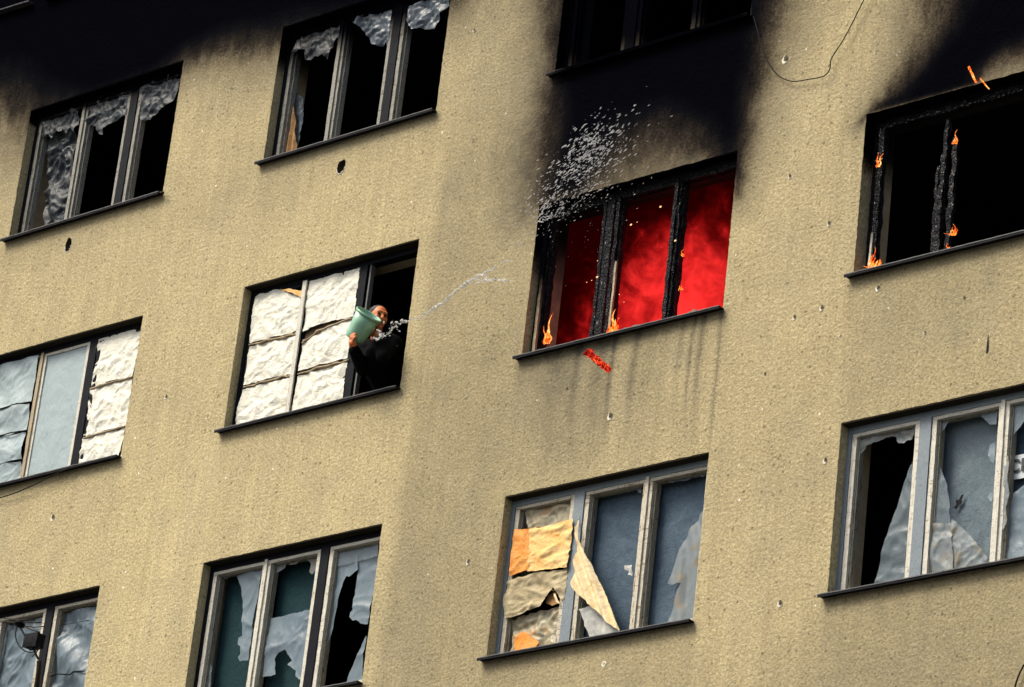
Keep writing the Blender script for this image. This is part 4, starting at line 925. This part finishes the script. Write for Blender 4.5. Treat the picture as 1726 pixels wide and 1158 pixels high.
# ------------------------------------------------------------------ bucket, person, water
bx_ax = Vector((.641, -.088, .774)).normalized(); bx_c = Vector((1.875,-0.300,0.436)); 
side = bx_ax.cross(Vector((0, 1, 0))).normalized(); dep = bx_ax.cross(side)
def lathe(prof, n=40, c=bx_c, ax=bx_ax, a=side, b=dep, closed_bottom=True):
    mb = MB(); vs = []
    for h_, r_ in prof:
        for k in range(n):
            th = 2 * math.pi * k / n; vs.append(c + ax * h_ + (a * math.cos(th) + b * math.sin(th)) * r_)
    fs = [(i * n + k, i * n + (k + 1) % n, (i + 1) * n + (k + 1) % n, (i + 1) * n + k) for i in range(len(prof) - 1) for k in range(n)]
    if closed_bottom: fs.append(tuple(range(n - 1, -1, -1))); fs.append(tuple(range((len(prof) - 1) * n, len(prof) * n)))
    return mb.add(vs, fs)
bk = empty('bucket', tuple(bx_c)); tag(bk, 'pale green plastic bucket tipped out of the window by the person', 'bucket')
lathe([(0, .082), (.004, .088), (.05, .096), (.15, .108), (.262, .120), (.262, .116), (.15, .104), (.05, .092), (.012, .084)]).build('bucket_body', 'bucket', bk)
lathe([(.250, .121), (.250, .128), (.268, .130), (.272, .126), (.270, .117), (.262, .116), (.256, .119)], closed_bottom=False).build('rim', 'bucket', bk)
mb = MB(); hp = []
for k in range(17):
    th = math.pi * k / 16; hp.append(bx_c + bx_ax * (.245 - .16 * math.sin(th)) + side * (math.cos(th) * .128) - dep * (math.sin(th) * .095 + .02))
mb.tube(hp, .003, 6)
mb.build('handle', 'wire', bk)

def capsule(mb, a, b, ra, rb, n=14, m=5):
    a, b = Vector(a), Vector(b); ax = (b - a); L = ax.length
    if L < 1e-5: ax = Vector((0, 0, 1)); L = 1e-5
    ax = ax.normalized(); p = ax.orthogonal().normalized(); q = ax.cross(p); rings = []
    for i in range(m + 1):
        t = math.pi / 2 * i / m; rings.append((a - ax * (ra * math.cos(t)), ra * math.sin(t)))
    for i in range(m + 1):
        t = math.pi / 2 * i / m; rings.append((b + ax * (rb * math.sin(t)), rb * math.cos(t)))
    vs = []
    for c, r in rings:
        r = max(r, 1e-4)
        for k in range(n): th = 2 * math.pi * k / n; vs.append(c + (p * math.cos(th) + q * math.sin(th)) * r)
    fs = [(i * n + k, i * n + (k + 1) % n, (i + 1) * n + (k + 1) % n, (i + 1) * n + k) for i in range(len(rings) - 1) for k in range(n)]
    fs += [tuple(range(n - 1, -1, -1)), tuple(range((len(rings) - 1) * n, len(rings) * n))]
    mb.add(vs, fs)
def ellip(mb, c, fx, fy, fz, rx, ry, rz, n=20, m=14):
    c = Vector(c); vs = []
    for i in range(m + 1):
        ph = math.pi * i / m; ph = min(max(ph, .02), math.pi - .02)
        for k in range(n):
            th = 2 * math.pi * k / n; vs.append(c + fx * (rx * math.sin(ph) * math.cos(th)) + fy * (ry * math.sin(ph) * math.sin(th)) + fz * (rz * math.cos(ph)))
    fs = [(i * n + k, i * n + (k + 1) % n, (i + 1) * n + (k + 1) % n, (i + 1) * n + k) for i in range(m) for k in range(n)]
    fs += [tuple(range(n)), tuple(range(m * n + n - 1, m * n - 1, -1))]
    mb.add(vs, fs)
def fuse(mb, voxel, name, mat, parent, sm=6):
    """grows one continuous skin over the overlapping volumes"""
    me = bpy.data.meshes.new(name); me.from_pydata([tuple(v) for v in mb.v], [], mb.f)
    o = bpy.data.objects.new(name, me); C.objects.link(o)
    r = o.modifiers.new('r', 'REMESH'); r.mode = 'VOXEL'; r.voxel_size = voxel; r.use_smooth_shade = True
    s_ = o.modifiers.new('s', 'SMOOTH'); s_.factor = .5; s_.iterations = sm
    bpy.context.view_layer.update(); dg = bpy.context.evaluated_depsgraph_get()
    nm = bpy.data.meshes.new_from_object(o.evaluated_get(dg)); bpy.data.objects.remove(o)
    base = Vector(parent['_w']); nm.transform(Matrix.Translation(-base)); nm.materials.clear(); nm.materials.append(M[mat])
    nm.polygons.foreach_set('use_smooth', [True] * len(nm.polygons))
    o = bpy.data.objects.new(name, nm); C.objects.link(o); o.parent = parent; o['_w'] = tuple(base); return o

HEAD = Vector((1.976,-0.130,0.698)); NECK = HEAD + Vector((-.05, .06, -.17))
SHL = NECK + Vector((-.14, .02, -.07)); SHR = NECK + Vector((.17, .05, -.07)); CHEST = NECK + Vector((.0, .08, -.20)); HIP = Vector((CHEST.x - .05, .50, .02))
person = empty('person', (HIP.x, .62, -.92)); tag(person, 'person in dark jacket leaning out of the window and throwing water from a bucket', 'person')
# the head looks to the right and a little outwards
hf = Vector((.86, -.40, -.12)).normalized(); hu = (Vector((.10, -.02, 1)) - hf * Vector((.10, -.02, 1)).dot(hf)).normalized(); hs_ = hf.cross(hu)
body = MB()
ellip(body, HEAD + hu * .018 - hf * .012, hf, hs_, hu, .098, .077, .098)
ellip(body, HEAD - hu * .040 + hf * .020, hf, hs_, hu, .070, .060, .078)
capsule(body, HEAD - hu * .100 + hf * .058, HEAD - hu * .095 + hf * .050, .030, .034)          # chin
capsule(body, HEAD + hf * .088 + hu * .016, HEAD + hf * .116 - hu * .026, .011, .016)          # nose
capsule(body, HEAD + hf * .080 + hu * .036 - hs_ * .034, HEAD + hf * .080 + hu * .036 + hs_ * .034, .016, .016)   # brow
capsule(body, HEAD + hf * .078 - hu * .058 - hs_ * .018, HEAD + hf * .078 - hu * .058 + hs_ * .018, .014, .014)   # mouth
for s_ in (-1, 1):
    ellip(body, HEAD - hf * .008 + hs_ * (.076 * s_) - hu * .008, hf, hs_, hu, .020, .010, .032)
    capsule(body, HEAD + hf * .060 - hu * .020 + hs_ * .040 * s_, HEAD + hf * .050 - hu * .030 + hs_ * .042 * s_, .026, .024)   # cheeks
capsule(body, NECK, HEAD - hu * .05 - hf * .02, .056, .052)
capsule(body, CHEST, HIP, .150, .150); capsule(body, NECK + Vector((0, .04, -.08)), CHEST, .09, .15); capsule(body, SHL, SHR, .07, .07)
HL = Vector((1.921,-0.360,0.361)); HR = Vector((1.965,-0.170,0.541))
EL = Vector((1.856,-0.120,0.220)); ER = SHR + Vector((.05, -.16, -.20))
WL = HL + Vector((-.01, .05, -.055)); WR = HR + Vector((.03, .06, -.06))
capsule(body, SHL, EL, .058, .046); capsule(body, EL, WL, .045, .029); capsule(body, SHR, ER, .058, .046); capsule(body, ER, WR, .045, .029)
for s_ in (-1, 1):
    hp_ = HIP + Vector((.10 * s_, .05, -.05)); kn = Vector((hp_.x, .56, -.46)); an = Vector((hp_.x, .62, -.84)); capsule(body, hp_, kn, .09, .062); capsule(body, kn, an, .058, .042); capsule(body, an + Vector((0, .02, -.03)), an + Vector((0, -.16, -.045)), .04, .034)
def hand(Wp, Hp, out, up, thumb):
    """palm, four curled fingers and a thumb"""
    capsule(body, Wp, Hp, .027, .036); d = (Hp - Wp).normalized()
    for i, (k, L) in enumerate(((-.030, .070), (-.010, .080), (.011, .076), (.030, .060))):
        b0 = Hp + up * k + d * .020; b1 = b0 + d * (L * .42) + out * (L * .12); b2 = b1 + d * (L * .18) + out * (L * .42); b3 = b2 - d * (L * .06) + out * (L * .26)
        capsule(body, b0, b1, .0105, .010, 10, 3); capsule(body, b1, b2, .010, .0092, 10, 3); capsule(body, b2, b3, .0092, .008, 10, 3)
    t0 = Wp.lerp(Hp, .45) + up * thumb * .028; t1 = t0 + d * .028 + up * thumb * .028 + out * .012; t2 = t1 + d * .030 + out * .022
    capsule(body, t0, t1, .015, .012, 10, 3); capsule(body, t1, t2, .012, .010, 10, 3)
hand(WL, HL, Vector((.5, .35, .55)).normalized(), Vector((.75, -.1, -.62)).normalized(), -1)
hand(WR, HR, Vector((-.6, -.2, .3)).normalized(), Vector((.3, -.5, .6)).normalized(), 1)
fuse(body, .0052, 'body', 'skin', person, 3)
jk = MB()
capsule(jk, CHEST, HIP, .178, .185); capsule(jk, NECK + Vector((0, .045, -.10)), CHEST, .115, .175); capsule(jk, SHL, SHR, .09, .09)
capsule(jk, SHL, EL, .080, .066); capsule(jk, EL, WL.lerp(HL, .12), .070, .055); capsule(jk, SHR, ER, .080, .066); capsule(jk, ER, WR, .066, .046)
for k in range(24):    # folds in the cloth
    t = random.random(); p0 = EL.lerp(WL, t * .7); capsule(jk, p0 + Vector((random.uniform(-.04, .04), random.uniform(-.04, .04), random.uniform(-.04, .04))), p0, .028, .04, 8, 3)
fuse(jk, .012, 'jacket', 'jacket', person, 4)
tr_ = MB()
for s_ in (-1, 1):
    hp_ = HIP + Vector((.10 * s_, .05, -.05)); kn = Vector((hp_.x, .56, -.46)); an = Vector((hp_.x, .62, -.80)); capsule(tr_, hp_, kn, .115, .085); capsule(tr_, kn, an, .085, .07)
fuse(tr_, .02, 'trousers', 'jacket', person, 4)
hr = MB(); ellip(hr, HEAD + hu * .040 - hf * .034, hf, hs_, hu, .094, .083, .088); ellip(hr, HEAD - hu * .02 - hf * .055, hf, hs_, hu, .060, .074, .075)
for k in range(120):
    th = random.uniform(0, 6.28); ph = random.uniform(0, 1.5); dv = (hf * math.cos(th) + hs_ * math.sin(th)) * math.sin(ph) + hu * math.cos(ph)
    if dv.dot(hf) > .62: continue
    c0 = HEAD + hu * .035 - hf * .032 + dv * .085; capsule(hr, c0, c0 + dv * .006 - hf * .010, .010, .006, 6, 2)
fuse(hr, .006, 'hair', 'hair', person, 1)
for s_ in (-1, 1):
    MB().blob(HEAD + hf * .083 + hu * .012 + hs_ * (.031 * s_), .011, hf, 1, 10, 6).build('eye', 'black', person)
    mb = MB(); capsule(mb, HEAD + hf * .092 + hu * .034 + hs_ * (.014 * s_), HEAD + hf * .084 + hu * .036 + hs_ * (.048 * s_), .006, .004, 8, 3); mb.build('eyebrow', 'hair', person)
mb = MB(); capsule(mb, HEAD + hf * .089 - hu * .060 - hs_ * .022, HEAD + hf * .089 - hu * .060 + hs_ * .022, .005, .005, 8, 3); mb.build('mouth', 'hair', person)

# water
def stream(mb, pts, rad, dens, spread, seed, st=2.2):
    rr = random.Random(seed)
    for a, b in zip(pts[:-1], pts[1:]):
        a, b = Vector(a), Vector(b); L = (b - a).length; d = (b - a).normalized()
        for _ in range(int(L * dens)):
            p = a.lerp(b, rr.random()) + Vector((rr.gauss(0, 1), rr.gauss(0, 1), rr.gauss(0, 1))) * spread
            mb.blob(p, rr.uniform(.35, 1) ** 2 * rad, d + Vector((rr.uniform(-.3, .3), rr.uniform(-.3, .3), rr.uniform(-.3, .3))), rr.uniform(1, st), 5, 3)
def rope(mb, pts, rad, seed):
    rr = random.Random(seed); P_ = []; rd = []
    for a, b in zip(pts[:-1], pts[1:]):
        a, b = Vector(a), Vector(b)
        for k in range(6):
            P_.append(a.lerp(b, k / 6) + Vector((rr.gauss(0, .004), rr.gauss(0, .01), rr.gauss(0, .004)))); rd.append(rad * rr.uniform(.35, 1.3))
    P_.append(Vector(pts[-1])); rd.append(rad * .2); rd[0] = rad * .2; mb.tube(P_, rd, 6)
def lift(xz, y0, y1):
    n = len(xz); return [(p[0], y0 + (y1 - y0) * i / max(1, n - 1), p[1]) for i, p in enumerate(xz)]
mb = MB()
s1 = lift([(2.205,0.443),(2.227,0.398),(2.257,0.367),(2.347,0.364),(2.371,0.400),(2.405,0.433),(2.473,0.443),(2.575,0.453)], -.34, -.36)
rope(mb, s1, .007, 1); stream(mb, s1, .011, 110, .016, 2)
s2 = lift([(2.144,0.383),(2.198,0.359),(2.257,0.367)], -.34, -.34); rope(mb, s2, .007, 3); stream(mb, s2, .010, 90, .014, 4)
s3 = lift([(2.290,0.409),(2.346,0.429),(2.409,0.408),(2.484,0.376)], -.34, -.36); stream(mb, s3, .009, 70, .03, 5)
stream(mb, lift([(2.304,0.325),(2.424,0.316),(2.542,0.320)], -.34, -.36), .006, 14, .05, 6)
s4 = lift([(2.541,0.437),(2.597,0.439),(2.673,0.445),(2.771,0.456),(2.853,0.492)], -.36, -.36); stream(mb, s4, .008, 110, .010, 7); rope(mb, s4, .0042, 31)
tag(mb.build('water_trail', 'water', origin=s1[0]), 'broken string of water drops leaving the tipped bucket against the dark window', 'water')
mb = MB()
s5 = lift([(2.853,0.497),(2.915,0.519),(2.990,0.530),(3.040,0.560),(3.100,0.597),(3.161,0.628),(3.218,0.647),(3.262,0.678),(3.335,0.698),(3.408,0.713),(3.482,0.726),(3.585,0.757)], -.36, -.36)
rope(mb, s5, .0085, 8); rope(mb, [Vector(p) + Vector((.012, 0, .008)) for p in s5], .006, 9); rope(mb, [Vector(p) + Vector((-.014, 0, .012)) for p in s5[1:7]], .0045, 10)
rope(mb, lift([(2.851,0.506),(2.906,0.472)], -.36, -.36), .006, 20)
rope(mb, lift([(3.263,0.673),(3.353,0.652),(3.451,0.641),(3.516,0.640)], -.36, -.36), .0055, 11)
rope(mb, lift([(3.347,0.686),(3.427,0.660),(3.479,0.671),(3.538,0.638),(3.616,0.616),(3.682,0.608),(3.749,0.585)], -.36, -.36), .006, 12)
rope(mb, lift([(3.440,0.715),(3.479,0.671),(3.553,0.610)], -.36, -.36), .005, 13); rope(mb, lift([(3.690,0.624),(3.730,0.571)], -.36, -.36), .005, 14)
stream(mb, lift([(3.327,0.677),(3.481,0.661),(3.682,0.604),(3.836,0.574)], -.36, -.36), .007, 55, .022, 15)
rope(mb, lift([(3.648,0.768),(3.678,0.784),(3.753,0.780)], -.36, -.36), .0045, 16); rope(mb, lift([(3.766,0.916),(3.807,0.925),(3.847,0.947)], -.36, -.36), .003, 17)
tag(mb.build('water_jet', 'water', origin=s5[0]), 'pale forked streak of thrown water in front of the bare wall between windows', 'water')
mb = MB(); rr = random.Random(44)
dm = Vector((.75, 0, .35)).normalized()
def cloud(n, cx, cy, sx, sy, rad, sd_, tilt=.35, st=(1.6, 5.5)):
    for _ in range(int(n * 1.15)):
        gx, gy = rr.gauss(0, 1), rr.gauss(0, 1); px = cx[0] + gx * sx; pz = cx[1] + gy * sy + gx * sx * tilt
        mb.blob((px, cy + rr.gauss(0, .08), pz), rad * .31 * rr.uniform(.3, 1.3) ** 1.8, dm + Vector((rr.uniform(-.25, .25), rr.uniform(-.2, .2), rr.uniform(-.25, .25))), rr.uniform(*st), 5, 3)
c_ = [(4.367,1.823),(4.290,1.691),(4.208,1.599),(4.380,1.538),(4.155,1.471),(4.383,1.337),(3.979,1.372),(3.908,1.288),(4.179,1.285),(4.376,1.040)]
cloud(240, c_[0], -.18, .13, .10, .013, 1); cloud(420, c_[1], -.18, .26, .16, .012, 2); cloud(170, c_[2], -.18, .30, .16, .009, 3); cloud(150, c_[3], -.18, .30, .16, .009, 4)
cloud(110, c_[4], -.18, .26, .12, .008, 5); cloud(100, c_[5], -.18, .30, .10, .009, 6, .2); cloud(50, c_[6], -.18, .14, .10, .009, 7); cloud(60, c_[8], -.18, .25, .10, .008, 9, .2); cloud(55, c_[9], -.18, .35, .22, .006, 10, .1)
for P_ in [[(3.855,1.231),(3.892,1.263),(3.940,1.307),(3.964,1.347)], [(3.878,1.196),(3.948,1.199),(4.007,1.206),(4.023,1.262)], [(3.873,1.317),(3.916,1.348),(3.962,1.362)], [(4.297,1.903),(4.325,1.908),(4.351,1.889)], [(4.288,1.925),(4.327,1.935),(4.361,1.953)], [(4.358,1.837),(4.439,1.847),(4.463,1.881)], [(3.858,1.210),(3.920,1.231),(3.993,1.219)]]:
    rope(mb, lift(P_, -.2, -.2), .0048, len(mb.v))
o = tag(mb.build('water_spray', 'water', origin=(c_[1][0], -.2, c_[1][1])), 'cloud of water droplets spraying at the upper left corner of the burning window', 'water', kind='stuff')

# ------------------------------------------------------------------ loose curtain, cables, bent aerial
cs = sheet([(4.453,-1.561),(4.486,-1.688),(4.500,-1.746),(4.536,-1.846),(4.662,-2.034),(4.772,-2.199),(4.883,-2.364),(5.141,-2.758),(5.114,-2.766),(4.913,-2.605),(4.713,-2.428),(4.614,-2.353),(4.562,-2.303),(4.521,-2.241),(4.507,-2.137),(4.512,-1.990)], .055, h=.010, amp=.008, k=6, sd=120, fold=lambda x, z: .022 * math.sin((x * 1.0 + z * .55) * 55) + .05 * (z + 2.8) - .05)
ct = cs.build('loose_curtain', 'curtain', origin=([(4.453,-1.561)][0][0], .055, [(4.453,-1.561)][0][1]))
tag(ct, 'cream curtain twisted diagonally out of the lower centre window', 'curtain')
def spline(pts, n=8):
    out = []; P_ = [Vector(p) for p in pts]
    for i in range(len(P_) - 1):
        p0, p1, p2, p3 = P_[max(0, i - 1)], P_[i], P_[i + 1], P_[min(len(P_) - 1, i + 2)]
        for k in range(n):
            t = k / n; out.append(.5 * ((2 * p1) + (p2 - p0) * t + (2 * p0 - 5 * p1 + 4 * p2 - p3) * t * t + (3 * p1 - p0 - 3 * p2 + p3) * t ** 3))
    out.append(P_[-1]); return out
c1_ = lift([(5.965,2.764),(6.027,2.602),(6.090,2.425),(6.189,2.239),(6.319,2.086),(6.467,1.999),(6.626,1.974),(6.800,1.960),(6.864,2.014),(6.872,2.106),(6.979,2.250),(7.068,2.399),(7.168,2.585),(7.290,2.781)], -.03, -.05)
tag(MB().tube(spline(c1_), .0048, 7).build('cable', 'wire', origin=c1_[0]), 'thin dark cable looping down the wall right of the topmost soot plume', 'cable')
c2_ = lift([(-1.992,-0.031),(-2.106,-0.041),(-2.293,-0.063),(-2.495,-0.101),(-2.742,-0.131),(-2.995,-0.142),(-3.510,-0.158)], -.085, -.03)
tag(MB().tube(spline(c2_), .0055, 7).build('cable', 'wire', origin=c2_[0]), 'thin dark cable hanging under the sill of the pale blue sheeted window', 'cable')
c3_ = lift([(9.201,-3.666),(9.168,-3.727),(9.140,-3.798),(9.120,-3.890),(9.090,-4.074)], -.03, -.03)
tag(MB().tube(spline(c3_), .007, 7).build('cable', 'wire', origin=c3_[0]), 'short dark cable in the bottom right corner of the wall', 'cable')
c4_ = [(XA + W + .01, -.05, 2.80), (XA + W + .04, -.055, 2.785), (XA + W + .07, -.06, 2.775)]
t = MB().tube(c4_, .008, 7); t.blob(c4_[-1], .018, (0, 1, 0), 1, 8, 5)
tag(t.build('bent_bracket', 'rust', origin=c4_[0]), 'small rusty bracket sticking out at the sill end of the top left window', 'bracket')

an = empty('broken_aerial', (-1.718,-0.250,-2.352)); tag(an, 'bent broken aerial with a dark amplifier box in front of the bottom left window', 'aerial')
mast = [(-1.923,-0.050,-2.599), (-1.858,-0.150,-2.299), (-1.812,-0.200,-2.183), (-1.807,-0.220,-2.070)]
MB().tube(spline(mast), .022, 8).build('mast', 'rust', an)
MB().tube([(-1.826,-0.220,-2.047), (-1.920,-0.240,-1.908), (-2.005,-0.250,-1.828), (-2.129,-0.250,-1.687)], .011, 8).build('arm', 'black', an)
mb = MB(); mb.bar((-1.991,-0.240,-1.862), (-1.809,-0.240,-1.874), .13, .10, jit=.008, side=(0, 0, 1), n=2, seg=8); mb.build('amplifier_box', 'black', an, smooth=False)
mb = MB(); mb.blob((-2.134,-0.250,-1.666), .055, (0, .3, 1), .45, 12, 7); mb.build('hub', 'black', an)
RODS = [((-2.583,-0.270,-1.567), (-1.825,-0.250,-1.695)), ((-2.352,-0.270,-1.577), (-1.925,-0.250,-1.657)), ((-2.064,-0.250,-1.695), (-1.773,-0.250,-1.742)), ((-2.056,-0.250,-1.698), (-1.824,-0.250,-1.793)), ((-2.031,-0.270,-1.927), (-1.945,-0.250,-1.847)), ((-1.854,-0.270,-2.039), (-1.789,-0.250,-1.947))]
for a, b in RODS:
    mb = MB(); mb.tube([a, Vector(a).lerp(Vector(b), .5) + Vector((0, 0, -.01)), b], .0055, 6); mb.build('rod', 'rust', an)
cb = [(-2.158,-0.260,-1.696), (-2.136,-0.280,-1.778), (-2.081,-0.280,-1.877), (-1.969,-0.280,-1.965), (-1.848,-0.270,-1.992), (-1.791,-0.260,-1.925)]
MB().tube(spline(cb), .006, 6).build('coax_cable', 'wire', an)

# the helper's own bookkeeping is not part of the scene
for o in bpy.data.objects:
    if '_w' in o: del o['_w']
